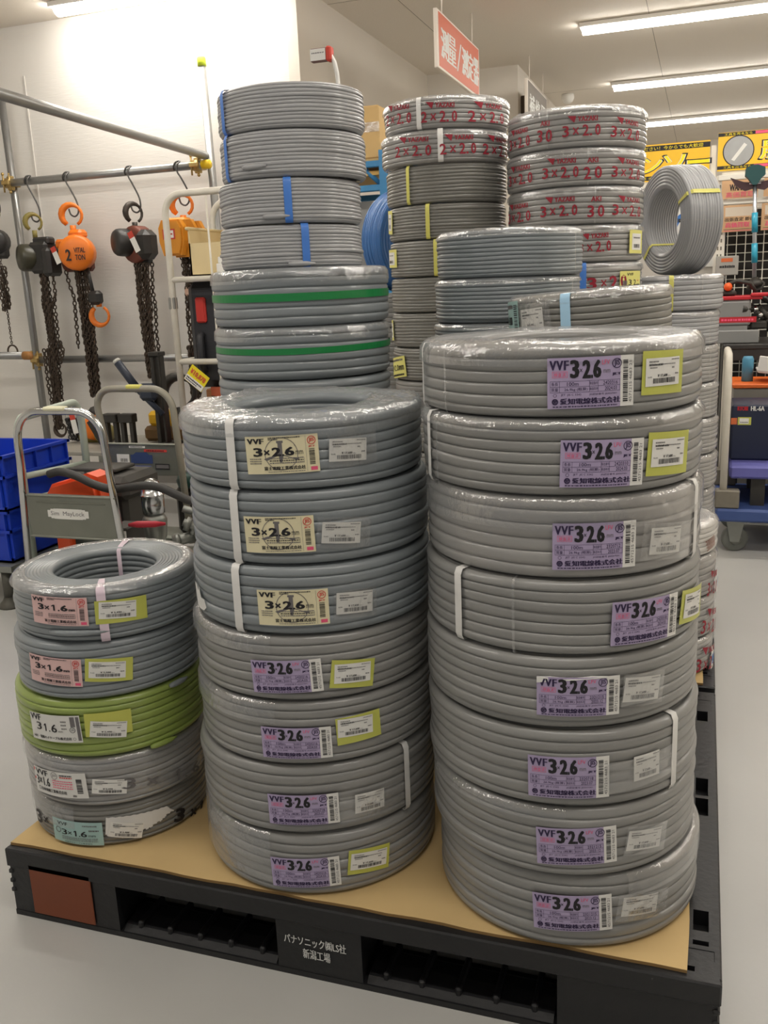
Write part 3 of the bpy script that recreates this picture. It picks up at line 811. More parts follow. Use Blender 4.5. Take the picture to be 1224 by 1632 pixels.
s = Sheet(.05, .06); s.poly([(.0, .05), (.25, .12), (.4, .35), (.55, .2), (.6, .55), (.9, .6), (.98, .85), (.7, .95), (.3, .9), (0, .8)], 0, 0)
bs[2].sheet('torn_paper', s, (313, 945), (345, 950), [m_torn], 'torn white paper patch')

# ------------------------------------------------------------------ front row, left stack: five coils
Az = [.725, .616, .496, .370, .259, PT]
Ax = [.160, .150, .142, .141, .139]
AR = [.187, .191, .196, .193, .188]
A_say = ['topmost coil of the left front stack, pink label and pale pink band', 'second grey coil of the left front stack, pink label, above the green one', 'lime green wrapped coil in the left front stack, crinkled white label',
         'grey coil just under the lime green one, pale tape marked 3×1.6', 'bottom grey coil of the left front stack, teal label and torn white paper']
A_n = [8, 8, 8, 8, 8]
as_ = []
for i in range(5):
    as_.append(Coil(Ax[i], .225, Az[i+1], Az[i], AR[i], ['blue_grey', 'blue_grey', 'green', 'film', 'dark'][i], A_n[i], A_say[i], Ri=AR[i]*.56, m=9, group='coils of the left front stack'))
put_label(as_[0], (54.7, 967.6), (140.6, 974.1), .0575, art_fuji, m_pink, 'pink maker label', '3x1.6')
put_label(as_[1], (51.5, 1060), (131.5, 1071.8), .0575, art_fuji, m_pink, 'pink maker label', '3x1.6')
put_label(as_[2], (53.2, 1152.6), (130.3, 1160.6), .058, art_plain, m_whp, 'crinkled white maker label', 'a3')
put_label(as_[3], (59.7, 1237.4), (139.7, 1250.9), .056, art_plain, m_whp, 'white maker label with pink print', 'a4')
put_label(as_[4], (88, 1317), (165, 1327.6), .052, art_plain, m_teal, 'teal maker label', 'a5')
put_price(as_[0], (157.5, 972), (216, 968), .034, '5,490', 'y', (151.8, 976), (232.6, 965), .047)
put_price(as_[1], (142, 1066), (200, 1065), .034, '5,500', 'y', (136, 1066.6), (211.2, 1063.8), .048)
put_price(as_[2], (144, 1160), (202, 1160), .034, '5,490', 'y', (136, 1155), (209.4, 1146), .05)
put_price(as_[3], (147.6, 1251), (202.4, 1251), .032, '5,490')
s = Sheet(.14, .052); s.poly([(.0, .1), (.3, .06), (.62, 0), (.80, -.02), (.86, .08), (.80, .14), (.94, .18), (.97, .26), (.82, .30), (.9, .36), (.84, .46), (.74, .5), (.78, .58), (.64, .62), (.72, .72), (.5, .9), (.3, .98), (.28, .9), (.02, .8)], 0, 0)
V = s.it[0][0]      # fan out as thin strips so the torn sheet bends with the coil
st = Sheet(.14, .052)
for k in range(48):
    x0, x1 = k/48, (k+1)/48
    top = .1-.12*x0/.86 if x0 < .86 else -.02+.25*(x0-.86)/.11
    bot = .85+.13*x0/.3 if x0 < .3 else (.98-.35*(x0-.3)/.4 if x0 < .7 else .62-.36*(x0-.7)/.27)
    bot += .03*sin(k*1.9)+.03*sin(k*.7); top += .012*sin(k*1.3)
    if bot > top: st.rect(x0, top, x1, bot, 0, 0)
as_[4].sheet('torn_paper', st, (174, 1316), (271, 1300), [m_torn], 'torn white paper', eps=.0042)
put_price(as_[4], (174, 1319), (228, 1321), .034, '5,500')
bandat(as_[0], 165, 985, .017, m_bandP, label='pale pink paper band')
as_[0].band('tie_band', as_[0].th(165, 985)[0]+pi*.93, .017, m_bandP, True)
as_[0].cable_end(80, 1007, .12, 'blue_grey'); as_[1].cable_end(270, 1093, .05, 'blue_grey'); as_[2].cable_end(240, 1190, .06, 'green')
as_[0].film(.005, 31, drop=.012, rin=.16, top=True); as_[3].film(.005, 32, drop=.03); as_[4].film(.003, 33, a0=-3, a1=-1.5, drop=.05)
# printed strips 3×1.6 on the two lowest coils
W = as_[3].width((200, 1247), (319, 1216)); s = Sheet(W, .040); s.it.append(grid_rect(W, .040, 20))
o, _ = as_[3].sheet('pale_tape', s, (200, 1247), (319, 1216), [m_clearT], 'translucent pale tape strip', eps=.0046)
s = Sheet(W, .037); s.text('3', .0, .2, .12, .82, 0, 0, .0008); s.text('×', .24, .3, .37, .75, 0, 0, .0005); s.one(.58, .18, .64, .82); s.rect(.72, .74, .745, .82, 0, 2); s.text('6', .84, .15, .95, .82, 0)
as_[3].sheet('printing', s, (199, 1247), (316, 1217), [m_gry], 'grey figures 3×1.6', o, .0052)
W = as_[4].width((275, 1299), (328, 1281)); s = Sheet(W, .03); s.text('3', .0, .0, .22, 1, 0, .03, .0008); s.text('×', .38, .28, .55, .85, 0, .02, .0005); s.one(.66, .0, .80, 1); s.rect(.88, .85, .95, 1, 0, 2)
as_[4].sheet('printing', s, (275, 1299), (328, 1281), [m_ink], 'black figures 3×1', eps=.005)
s = Sheet(.05, .03); s.text('3', .0, .0, .5, 1, 0, .03, .0008); s.text('×', .65, .35, 1, .8, 0, .02)
as_[4].sheet('printing', s, (62, 1295), (84, 1304), [m_ink], 'black figure 3', eps=.005)

# ------------------------------------------------------------------ rear stacks
def red_print(c, L, Rr, h, size, gap=None):
    """dark red wording printed on the wrap: arrow mark, maker and size"""
    W = c.width(L, Rr); s = Sheet(W, h)
    s.poly([(.13, .02), (.36, .05), (.31, .36)], 0, 3); s.poly([(.24, .13), (.345, .15), (.33, .22)], 0, 3)
    s.text('YAZAKI', .40, .07, .92, .30, 0, .01, .0006)
    s.text(size[0], .0, .46, .17, .98, 0, .01, .0005); s.text('×', .27, .55, .43, .92, 0); s.text('2', .53, .46, .69, .98, 0, .01, .0005); s.rect(.715, .88, .775, .98, 0, 3); s.text('0', .86, .46, 1.0, .98, 0, .01, .0005)
    c.sheet('red_printing', s, L, Rr, [m_dred], 'dark red printed wording', eps=.0046)
D_x = [.419, .417, .403, .398, .415, .414, .414]
Dz = [1.698, 1.604, 1.505, 1.408, 1.313, 1.186, 1.068, .945]
D_say = ['topmost thin-wound grey coil of the tall stack behind the middle coils, nearest the ceiling', 'second thin-wound coil of the tall rear stack, blue band at its left edge', 'third thin-wound coil of the tall rear stack, blue band left of its centre',
         'fourth thin-wound coil of the tall rear stack, blue band right at its centre', 'upper coil with a green tape stripe in the tall stack behind the middle coils', 'lower coil with a green tape stripe in the tall stack behind the middle coils', 'coil under the two green-striped ones, half hidden by the film-topped coil']
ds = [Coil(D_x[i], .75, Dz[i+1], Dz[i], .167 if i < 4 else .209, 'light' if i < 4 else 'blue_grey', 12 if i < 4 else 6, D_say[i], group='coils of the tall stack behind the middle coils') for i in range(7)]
bandat(ds[0], 356, 170, .016, m_bandB, label='blue paper band'); bandat(ds[1], 362, 245, .014, m_bandB, label='blue paper band'); bandat(ds[2], 459, 318, .017, m_bandB, label='blue paper band'); bandat(ds[3], 487, 390, .017, m_bandB, label='blue paper band')
ds[4].hoop(.056, .073, m_grn, 'green tape stripe', name='green_tape'); ds[5].hoop(.058, .072, m_grn, 'green tape stripe', name='green_tape')
for i in (4, 5): ds[i].film(.006, 40+i, drop=.03)
for i in (1, 2, 3): ds[i].cable_end(*[(0, 0), (388, 268), (420, 346), (460, 421)][i], .06, 'light')

E_R = [.195, .197, .188, .187, .187, .187, .187, .187]
Ez = [1.80, 1.71, 1.615, 1.502, 1.398, 1.288, 1.180, 1.071, .966]
E_x = [.549, .541, .545, .545, .545, .545, .545, .545]
E_say = ['topmost coil with dark red 2×2.0 print, white band left of centre', 'second coil with dark red 2×2.0 print, white band at its centre', 'grey coil with a yellow band at its left, under the two 2×2.0 coils', 'second coil with a yellow band under the 2×2.0 coils', 'third coil with a yellow band, beside the smooth blue-grey coil',
         'plain grey coil below the three yellow-banded ones', 'grey coil with a narrow yellow label seen at its left edge', 'grey coil with yellow 2×2.0 label low in the gap between stacks']
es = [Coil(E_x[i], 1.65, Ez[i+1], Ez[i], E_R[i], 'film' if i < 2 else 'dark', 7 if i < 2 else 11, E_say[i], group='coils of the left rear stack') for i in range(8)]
red_print(es[0], (618, 186), (657, 180), .058, '2'); red_print(es[0], (672, 180), (728, 178), .058, '2'); red_print(es[0], (745, 178), (800, 183), .058, '2')
red_print(es[1], (632, 236), (688, 232), .058, '2'); red_print(es[1], (701, 231), (757, 229), .058, '2'); red_print(es[1], (768, 230), (806, 238), .058, '2')
bandat(es[0], 668, 180, .015, m_bandW, label='white paper band'); bandat(es[1], 702, 230, .016, m_bandW, label='white paper band')
bandat(es[2], 651, 292, .012, m_bandY, label='yellow paper band'); bandat(es[3], 682, 350, .013, m_bandY, label='yellow paper band'); bandat(es[4], 695, 410, .014, m_bandY, label='yellow paper band')
bandat(es[2], 771, 290, .003, m_clearT)
put_label(es[3], (621, 355), (627, 355), .07, art_plain, m_yel, 'yellow label', 'yprice'); put_label(es[4], (622, 413), (634, 412), .055, art_plain, m_yel, 'yellow tape with a price tag', 'yprice')
put_label(es[6], (620, 527), (629, 526), .065, art_plain, m_yel, 'yellow maker label', 'yprice')
put_label(es[7], (622, 588), (648, 583), .066, art_plain, m_yel, 'yellow maker label', 'y20')
for i in (0, 1): es[i].film(.007, 50+i, drop=.02, top=i == 0)

Fz = [1.724, 1.617, 1.515, 1.411, 1.307, 1.205]
F_say = ['topmost coil with dark red 3×2.0 print, right of the orange sign', 'second coil with dark red 3×2.0 print in the right rear stack', 'third coil with dark red 3×2.0 print in the right rear stack', 'fourth coil with red 3×2.0 print, yellow price tag at right', 'coil with large red 3×2.0 print and a square yellow label']
fs = [Coil([.957, .955, .956, .954, .954][i], 1.60, Fz[i+1], Fz[i], .200, 'film', 7, F_say[i], group='coils of the right rear stack') for i in range(5)]
for (i, L, Rr) in [(0, (815, 226), (846, 216)), (0, (897, 203), (956, 199)), (0, (973, 202), (1016, 210)), (1, (814, 283), (850, 275)), (1, (866, 270), (922, 266)), (1, (974, 266), (1017, 272)), (2, (813, 343), (847, 336)), (2, (863, 331), (920, 327)), (2, (975, 327), (1018, 331)), (3, (920, 389), (972, 384))]:
    red_print(fs[i], L, Rr, .056, '3')
s = Sheet(.12, .04)
s.text('3', .0, .1, .22, .95, 0, .02, .0008); s.text('×', .33, .3, .47, .8, 0); s.text('2', .55, .1, .76, .95, 0, .02, .0008); s.rect(.79, .86, .83, .95, 0, 3); s.text('0', .86, .1, 1.05, .95, 0, .02, .0008)
fs[4].sheet('red_printing', s, (938, 452), (992, 447), [m_dred], 'large dark red print', eps=.0046)
for (i, L, Rr, a, b) in ((0, (858, 210), (881, 208), '3', '0'), (1, (930, 268), (958, 266), '2', '0'), (2, (936, 329), (962, 328), '3', '0')):
    W = fs[i].width(L, Rr); s = Sheet(W, .062); s.text(a, 0, .46, .38, .98, 0, .01, .0004); s.text(b, .6, .46, 1, .98, 0, .01, .0004); s.text('AKI', .2, .08, .8, .30, 0, .01, .0004)
    fs[i].sheet('red_printing', s, L, Rr, [m_dred], 'red print cut by a fold of the film', eps=.0046)
put_label(fs[3], (1001, 385), (1020, 386), .065, art_plain, m_yel, 'yellow tape with a price tag', 'yprice', eps=.0052)
put_label(fs[4], (986, 448), (1017, 447), .055, art_plain, m_yel, 'yellow maker label', 'y32', eps=.0052)
bandat(fs[4], 929, 440, .018, m_bandB, label='blue paper band')
for i in range(5): fs[i].film(.007, 60+i, drop=.022, top=i == 0)
bandat(fs[0], 873, 205, .004, m_clearT); bandat(fs[1], 937, 268, .004, m_clearT); bandat(fs[2], 948, 328, .004, m_clearT)

Gz = [1.381, 1.274, 1.171, 1.065]
G_say = ['topmost smooth blue-grey coil between the front stacks, before the red-printed ones', 'second smooth blue-grey coil between the front stacks', 'third blue-grey coil between the front stacks, only its upper edge showing']
gs = [Coil([.879, .873, .868][i], .97, Gz[i+1], Gz[i], .1755, 'blue_grey', 11, G_say[i], group='blue-grey coils between the front stacks') for i in range(3)]
for i in range(3): gs[i].film(.004, 70+i, drop=.014, top=i == 0)
bandat(gs[0], 915, 400, .003, m_clearT); bandat(gs[1], 910, 478, .003, m_clearT)

hc = Coil(1.107, .70, 1.136, 1.238, .168, 'dark', 8, 'tilted grey coil with light blue band and teal label, behind right front stack', tilt=(0, R_(-2.6), 0))
bandat(hc, 904, 500, .02, m_bandL, label='light blue paper band')
put_label(hc, (812, 506), (831, 505), .078, art_plain, m_teal, 'teal maker label', 't16'); put_price(hc, (836, 510), (870, 507), .052, '5,490', 'c', (834, 511), (882, 505), .07)
hc.film(.006, 80, drop=.02, top=True)

Iz = [1.261, 1.151, 1.041, .921, .806, .687, .570, .450]
I_ord = ['topmost grey coil of the far right stack, yellow band, carrying the upright coil', 'second grey coil of the far right stack', 'third grey coil of the far right stack', 'fourth grey coil of the far right stack', 'fifth grey coil of the far right stack, level with the dolly handle', 'sixth grey coil of the far right stack, bulging at its top', 'lowest grey coil of the far right stack seen above the white-topped one']
i_s = [Coil([1.211, 1.203, 1.206, 1.208, 1.213, 1.216, 1.211][i], 1.90, Iz[i+1], Iz[i], .180, 'light' if i < 2 else 'film', 7 if i == 0 else 9, I_ord[i], group='coils of the far right stack') for i in range(7)]
bandat(i_s[0], 1070, 450, .014, m_bandY, label='yellow paper band'); bandat(i_s[0], 1118, 465, .003, m_clearT)
for i in range(7):
    if i: bandat(i_s[i], 1130, 470+58*i, .003, m_clearT)
    i_s[i].film(.009, 90+i, drop=.016)

Jz = [.604, .514, .392, .273, PT]
J_say = ['white-wrapped coil on top of the low corner stack at the right', 'coil with red 3×2.0 print and blue writing, low corner stack at right', 'second red-printed 3×2.0 coil of the low corner stack', 'bottom red-printed coil of the low corner stack, on its cardboard']
js = [Coil(1.235, 1.31, Jz[i+1], Jz[i], .16, 'white' if i == 0 else 'film', 7, J_say[i], group='coils of the low corner stack') for i in range(4)]
red_print(js[1], (1126, 930), (1139, 924), .075, '3'); red_print(js[2], (1117, 990), (1138, 983), .075, '3'); red_print(js[3], (1108, 1052), (1136, 1040), .075, '3')
for (i, p) in ((1, (1141, 922)), (3, (1133, 1045))):
    s = Sheet(.03, .07); s.it.append(grid_rect(.03, .07, 4)); t, z = js[i].th(*p)
    V, F, MI = wrap(s.it, .16, t, z-js[i].z0, 0, .005)
    o = link_mesh('shop_tag', V.tolist(), F, [m_paper], MI, None, js[i].root); o['label'] = 'white tag with blue writing'
    s = Sheet(.03, .07); s.text('処分', .1, .35, .9, .8, 0, 0, .0006); V, F, MI = wrap(s.it, .16, t, z-js[i].z0, 0, .0056)
    link_mesh('printing', V.tolist(), F, [mat('ink_blue', (70, 130, 200), .6)], MI, None, o)
s = Sheet(.05, .05)
for k in range(7): s.scrib(.1+.08*(k % 2), .2+.09*k, .95, .27+.09*k, 0, 300+k, 4)
t, z = js[0].th(1130, 865); V, F, MI = wrap(s.it, .16, t, z-js[0].z0, .3, .005); link_mesh('printing', V.tolist(), F, [m_brown], MI, None, js[0].root)
for i in range(4): js[i].film(.012, 110+i, drop=.02, top=i == 0)

# upright coils: grey at the right on the far stack, blue at the left
def upright(x, y, z, R, h, col, n, label, az, Ri):
    """a coil standing on its rim; az = direction in which its open face looks"""
    SEED[0] += 1
    t = thing('cable_coil', label, 'cable coil', (x, y, z+R))
    V, F = winding(R, Ri, h, n, 5, SEED[0], .0026, .012, .3)
    V = V-[0, 0, h/2]
    ax = np.array([cos(az), sin(az), 0]); b = np.array([0, 0, 1.]); c = np.cross(ax, b)
    Q = np.stack([b, c, ax], 0)
    o = bpy.data.objects.new('winding', np_mesh('winding', V @ Q, F, m_cab[col])); COL.objects.link(o); o.parent = t
    return t, Q
def loop_band(t, Q, R, Ri, h, a, wd, m, label):
    """band round the winding of an upright coil at clock angle a"""
    e = .002; P = [(Ri-e, -h/2+.004), (Ri-e, h/2-.004), (Ri+.008, h/2+e), (R-.012, h/2+e), (R+e, h/2-.012), (R+e, -h/2+.012), (R-.012, -h/2-e), (Ri+.008, -h/2-e)]
    V = []; n = len(P)
    for (r, z) in P:
        for k in range(4):
            u = (k/3-.5)*wd; q = a+u/R; V.append((r*cos(q), r*sin(q), z))
    F = [(i*4+k, i*4+k+1, (i+1) % n*4+k+1, (i+1) % n*4+k) for i in range(n) for k in range(3)]
    o = link_mesh('tie_band', (np.array(V) @ Q).tolist(), F, m, None, None, t); o['label'] = label
az = math.atan2(-.54, -.84)
ut, Q = upright(1.246, 1.90, 1.2615, .1685, .115, 'light', 13, 'grey coil standing upright on its rim on top of the far right stack', az, .098)
def clock(Q, right):      # angle in the coil's own plane of the direction 'right' (world)
    v = Q @ np.asarray(right, float); return math.atan2(v[1], v[0])
loop_band(ut, Q, .1685, .098, .115, clock(Q, (.45, -.70, .42)), .013, m_bandY, 'yellow paper band')
loop_band(ut, Q, .1685, .098, .115, clock(Q, (.54, -.84, -.05)), .003, m_clearT, 'thin clear band')
loop_band(ut, Q, .1685, .098, .115, clock(Q, (-.5, .3, -.55)), .013, m_bandY, 'yellow paper band')
kt, Q = upright(.305, 2.0, 1.2405, .18, .11, 'blue', 12, 'blue cable coil standing upright in the gap behind the tall stack', math.atan2(-.54, .84), .095)
loop_band(kt, Q, .18, .095, .11, clock(Q, (-.5, .2, .35)), .03, m_bandB, 'blue tape band')
loop_band(kt, Q, .18, .095, .11, clock(Q, (-.35, .2, .85)), .02, m_bandW, 'white paper band')

# coils buried behind the front rows that carry the rear stacks
hid = {}
def buried(x, y, R, z0, z1, n):
    dz = (z1-z0)/n
    for k in range(n):
        key = (R, round(dz, 4))
        if key not in hid:
            V, F = winding(R, R*.6, dz-.0012, 7, 5, 77, .0028, .013, .3); hid[key] = np_mesh('cable_coil', V, F, m_cab['grey'])
        o = bpy.data.objects.new('cable_coil', hid[key]); COL.objects.link(o); o.location = (x, y, z0+dz*k)
        tag(o, 'grey cable coil buried low in the rear stacks, behind the front coils', 'cable coil', 'buried coils of the rear stacks')
buried(.414, .75, .200, PT, Dz[-1], 6); buried(.545, 1.65, .185, PT, Ez[-1], 7); buried(.954, 1.60, .197, PT, Fz[-1], 9); buried(.868, .97, .173, PT, Gz[-1], 8)
buried(1.107, .70, .165, PT, 1.128, 8); buried(1.211, 1.90, .178, PT, Iz[-1], 3); buried(.27, 2.0, .17, PT, 1.240, 9)
# ------------------------------------------------------------------ left: pipe rack and chain hoists on the white wall
m_pipe = mat('galvanised_pipe', (158, 158, 156), .38, metal=.75, noise=.12, nscale=16)
m_brass = mat('brass_clamp', (186, 160, 104), .4, metal=.8)
m_capY = mat('yellow_cap', (236, 196, 30), .45)
m_capG = mat('lime_cap', (200, 220, 60), .5)
m_capO = mat('rusty_cap', (160, 112, 60), .7)
PR = .0243
def pipe(name, a, b, label, caps=()):
    a = np.array(a, float); b = np.array(b, float)
    t = thing(name, label, 'steel pipe', tuple(a), 'steel pipes of the hoist rack')
    fin('tube', MB().cyl(a, b, PR, 18), m_pipe, t)
    d = (b-a)/np.linalg.norm(b-a)
    for (end, m) in caps:
        p, s = (a, -1) if end == 0 else (b, 1)
        fin('end_cap', MB().lathe([(0, .028), (PR*.9, .024), (PR+.003, .015), (PR+.003, -.03), (PR+.001, -.03)][::-1], axis=tuple(d*s), org=p, seg=18), m, t)
    return t
PX1, PX2 = -1.555, -3.04
def lean(px, z): return px
pipe('rack_post', (-1.532, 4.0, 0), (-1.572, 4.0, 2.62), 'right upright steel pipe with a lime cap on top', [(1, m_capG)])
pipe('rack_post', (-3.04, 4.0, 0), (-3.06, 4.0, 2.55), 'left upright steel pipe at the left picture edge')
pipe('rack_rail', (-3.5, 3.94, 2.028), (-1.56, 3.94, 2.030), 'horizontal steel pipe from which the chain hoists hang', [(1, m_capY)])
pipe('rack_rail', (-1.26, .75, 2.078), (-1.585, 3.975, 2.084), 'steel pipe slanting forward from the right upright above the hoists')
pipe('rack_rail', (-3.0, 3.94, .872), (-1.4, 3.94, .872), 'low horizontal steel pipe behind the hanging chains', [(0, m_capY)])
pipe('rack_rail', (-3.6, 3.62, .935), (-2.80, 3.62, .925), 'short low steel pipe with a rusty end at the left edge', [(1, m_capO)])
def clamp(p, label):
    mb = MB(); p = np.array(p)
    mb.lathe([(PR+.001, -.022), (PR+.009, -.022), (PR+.009, .022), (PR+.001, .022)], axis=(1, 0, 0), org=p, seg=16)
    mb.lathe([(PR+.001, -.022), (PR+.009, -.022), (PR+.009, .022), (PR+.001, .022)], axis=(0, 0, 1), org=p+[0, .055, 0], seg=16)
    mb.box(p+[-.03, -.045, -.014], p+[.03, -.02, .014], bev=.004); mb.box(p+[-.02, .0, -.045], p+[.02, .03, .045], bev=.004)
    mb.cyl(p+[-.02, -.03, -.06], p+[-.02, -.03, .05], .006, 8); mb.cyl(p+[.02, -.02, -.055], p+[.02, -.02, .06], .006, 8)
    mb.ball(p+[-.02, -.03, .055], .011, 8); mb.ball(p+[.02, -.02, -.06], .011, 8)
    return tag(fin('pipe_clamp', mb, m_brass, org=tuple(p)), label, 'pipe clamp', 'pipe clamps of the hoist rack')
clamp((-1.63, 3.94, 2.030), 'brass pipe clamp where the rails meet the right upright'); clamp((-3.035, 3.94, 2.028), 'brass pipe clamp at the left end of the hoist rail'); clamp((-2.99, 3.94, .872), 'brass pipe clamp on the low pipe at the left')

m_hook = mat('wire_hook', (92, 90, 88), .45, metal=.7)
m_chain = mat('rusty_chain', (86, 74, 64), .55, metal=.6, noise=.35, nscale=30)
m_orange = mat('hoist_orange', (232, 122, 30), .42, noise=.08, nscale=14)
m_amber = mat('hoist_amber', (222, 146, 40), .45, noise=.1, nscale=14)
m_black = mat('hoist_black', (48, 46, 44), .45, noise=.3, nscale=20)
m_rust = mat('hoist_rust_red', (110, 56, 42), .55, noise=.45, nscale=12)
m_olive = mat('hook_olive', (134, 122, 62), .5, noise=.2, nscale=20)
m_tagred = mat('tag_red', (206, 70, 54), .6)
def s_hook(x, z0, z1, label, y=3.94):
    P = [(x-.028, y-.018, z0-.02), (x-.026, y-.028, z0), (x-.012, y-.022, z0+.026), (x+.006, y-.002, z0+.03), (x+.002, y-.03, z0+.01), (x+.0, y-.034, z0-.03), (x+.02, y-.03, (z0*2+z1)/3), (x+.05, y-.02, (z0+2*z1)/3), (x+.06, y-.02, z1+.03), (x+.055, y-.02, z1-.01), (x+.035, y-.03, z1-.03), (x+.005, y-.03, z1-.015), (x-.005, y-.03, z1+.02)]
    Q = []
    for i in range(len(P)-1):
        for k in range(3):
            t = k/3; p0 = np.array(P[max(i-1, 0)]); p1 = np.array(P[i]); p2 = np.array(P[i+1]); p3 = np.array(P[min(i+2, len(P)-1)])
            Q.append(.5*((2*p1)+(p2-p0)*t+(2*p0-5*p1+4*p2-p3)*t*t+(3*p1-p0-3*p2+p3)*t**3))
    Q.append(np.array(P[-1]))
    return tag(fin('wire_hook', MB().tube(Q, .0055, 8), m_hook, org=(x, y, z0)), label, 'hook', 'wire hooks on the hoist rail')
def lifting_hook(mb, c, s, down=False, yaw=0.):
    """a forged C hook with an eye shank"""
    sg = -1 if down else 1; P = []; r = []
    for k in range(15):
        a = R_(-60+k*295/14); P.append((c[0]+s*.052*cos(a)*cos(yaw), c[1]+s*.052*cos(a)*sin(yaw), c[2]+sg*s*.052*sin(a))); r.append(s*(.008+.010*sin(pi*min(1, (14-k)/10+.12))))
    P = P[::-1]; r = r[::-1]
    mb.tube(P, r, 8)
    mb.cyl((c[0], c[1], c[2]-sg*s*.05), (c[0], c[1], c[2]-sg*s*.10), s*.016, 10)
def chain(mb, pts, link=.030, rad=.0042, wid=.011, seed=1, jit=.2):
    """links of round wire laid end to end along a path, every other one turned"""
    rn = random.Random(seed)
    pts = [np.array(p, float) for p in pts]
    L = [0]
    for i in range(1, len(pts)): L.append(L[-1]+np.linalg.norm(pts[i]-pts[i-1]))
    n = max(1, int(L[-1]/(link*.72)))
    for k in range(n):
        s = (k+.5)/n*L[-1]
        i = max(j for j in range(len(L)-1) if L[j] <= s); t = (s-L[i])/max(L[i+1]-L[i], 1e-9)
        c = pts[i]+(pts[i+1]-pts[i])*t; d = (pts[i+1]-pts[i])/np.linalg.norm(pts[i+1]-pts[i])
        a = np.array([1, 0, 0.]) if abs(d[0]) < .8 else np.array([0, 1., 0])
        u = np.cross(d, a); u /= np.linalg.norm(u); w_ = np.cross(d, u)
        ang = (k % 2)*pi/2+rn.uniform(-jit, jit)+.6
        q = u*cos(ang)+w_*sin(ang)
        h = link/2-rad; P = []
        for e in range(8):
            b = 2*pi*e/8; P.append(c+d*(h-wid/2)*(1 if sin(b) >= 0 else -1)*(0 if abs(sin(b)) < .01 else 1)+d*wid*.6*sin(b)+q*wid*.75*cos(b))
        mb.tube(P, rad, 5, closed=True)
def bundle(mb, x, y, z1, z0, w, n, seed, link=.032):
    rn = random.Random(seed)
    n = n*2
    for k in range(n):
        ox = (k/(n-1)-.5)*w*.85 if n > 1 else 0; oy = rn.uniform(-.03, .02); P = []
        m = 9; zz = z0+rn.uniform(0, .08)*(z1-z0)
        for i in range(m):
            t = i/(m-1); P.append((x+ox*(1-.35*t)+rn.uniform(-.006, .006), y+oy+rn.uniform(-.004, .004), z1+(zz-z1)*t))
        chain(mb, P, link, .0048, .013, seed*31+k, .35)
def price_slip(t, p, h=.085, tilt=.3, name='price_slip'):
    c, s_ = cos(tilt), sin(tilt); p = np.array(p); U = np.array([s_, 0, -c]); Rr = np.array([c, 0, s_]); hw = .019
    mb = MB()
    mb.add([p-Rr*hw, p+Rr*hw, p+Rr*hw+U*h*.3, p-Rr*hw+U*h*.3], [(0, 3, 2, 1)], 1)
    mb.add([p-Rr*hw+U*h*.3, p+Rr*hw+U*h*.3, p+Rr*hw+U*h, p-Rr*hw+U*h], [(0, 3, 2, 1)], 0)
    o = fin(name, mb, [m_paper, m_tagred], t); o['label'] = 'white price slip with a red head'
    return o

def drum(mb, c, R, d, ax, dome=.6, seg=20, flat=.65):
    """a rounded housing: cylinder along ax, front end domed"""
    mb.lathe([(R*.86, -d/2), (R, -d/2+.012), (R, d/2-.05*dome), (R*.96, d/2-.02*dome), (R*.82, d/2), (R*flat*.8, d/2+.012*dome), (0.001, d/2+.014*dome)], axis=ax, org=c, seg=seg)
AXF = (.45, -.89, 0)
HY = 3.90
# --- hoist 1: dark, olive hook
hx = -2.825
t = thing('chain_hoist', 'dark grease-black chain hoist with olive hook, hanging second from the left edge', 'chain hoist', (hx, HY, 1.40), 'chain hoists hanging on the rail')
b = MB(); drum(b, (hx-.06, HY-.03, 1.545), .088, .15, (-.6, -.8, 0)); fin('gear_cover', b, mat('dark_olive_cover', (62, 60, 46), .35, noise=.2, nscale=15), t, label='dark olive domed cover')
b = MB(); b.box((hx-.05, HY-.07, 1.44), (hx+.10, HY+.06, 1.64), bev=.02); b.box((hx+.06, HY-.09, 1.42), (hx+.13, HY+.05, 1.60), bev=.02); b.box((hx-.02, HY-.05, 1.62), (hx+.11, HY+.03, 1.67), bev=.012); fin('body', b, m_black, t)
b = MB(); lifting_hook(b, (hx-.01, HY-.02, 1.765), 1.0, False, .9); fin('top_hook', b, m_olive, t)
b = MB(); bundle(b, hx+.02, HY-.02, 1.44, .55, .07, 4, 5); bundle(b, hx+.03, HY-.02, 1.28, .85, .11, 4, 6); bundle(b, hx-.005, HY-.02, .95, .40, .09, 4, 7); chain(b, [(hx+.10, HY-.03, 1.44), (hx+.10, HY-.03, 1.30), (hx+.06, HY-.03, 1.22)], .032, .005, .013, 3); chain(b, [(hx+.09, HY-.03, 1.0), (hx+.11, HY-.03, .93), (hx+.07, HY-.03, .85)], .032, .005, .013, 4); fin('hand_chain', b, m_chain, t)
b = MB(); lifting_hook(b, (hx+.0, HY-.02, .40), .85, True); b.cyl((hx+.0, HY-.02, .44), (hx, HY-.02, .56), .02, 10); fin('bottom_hook', b, m_chain, t)
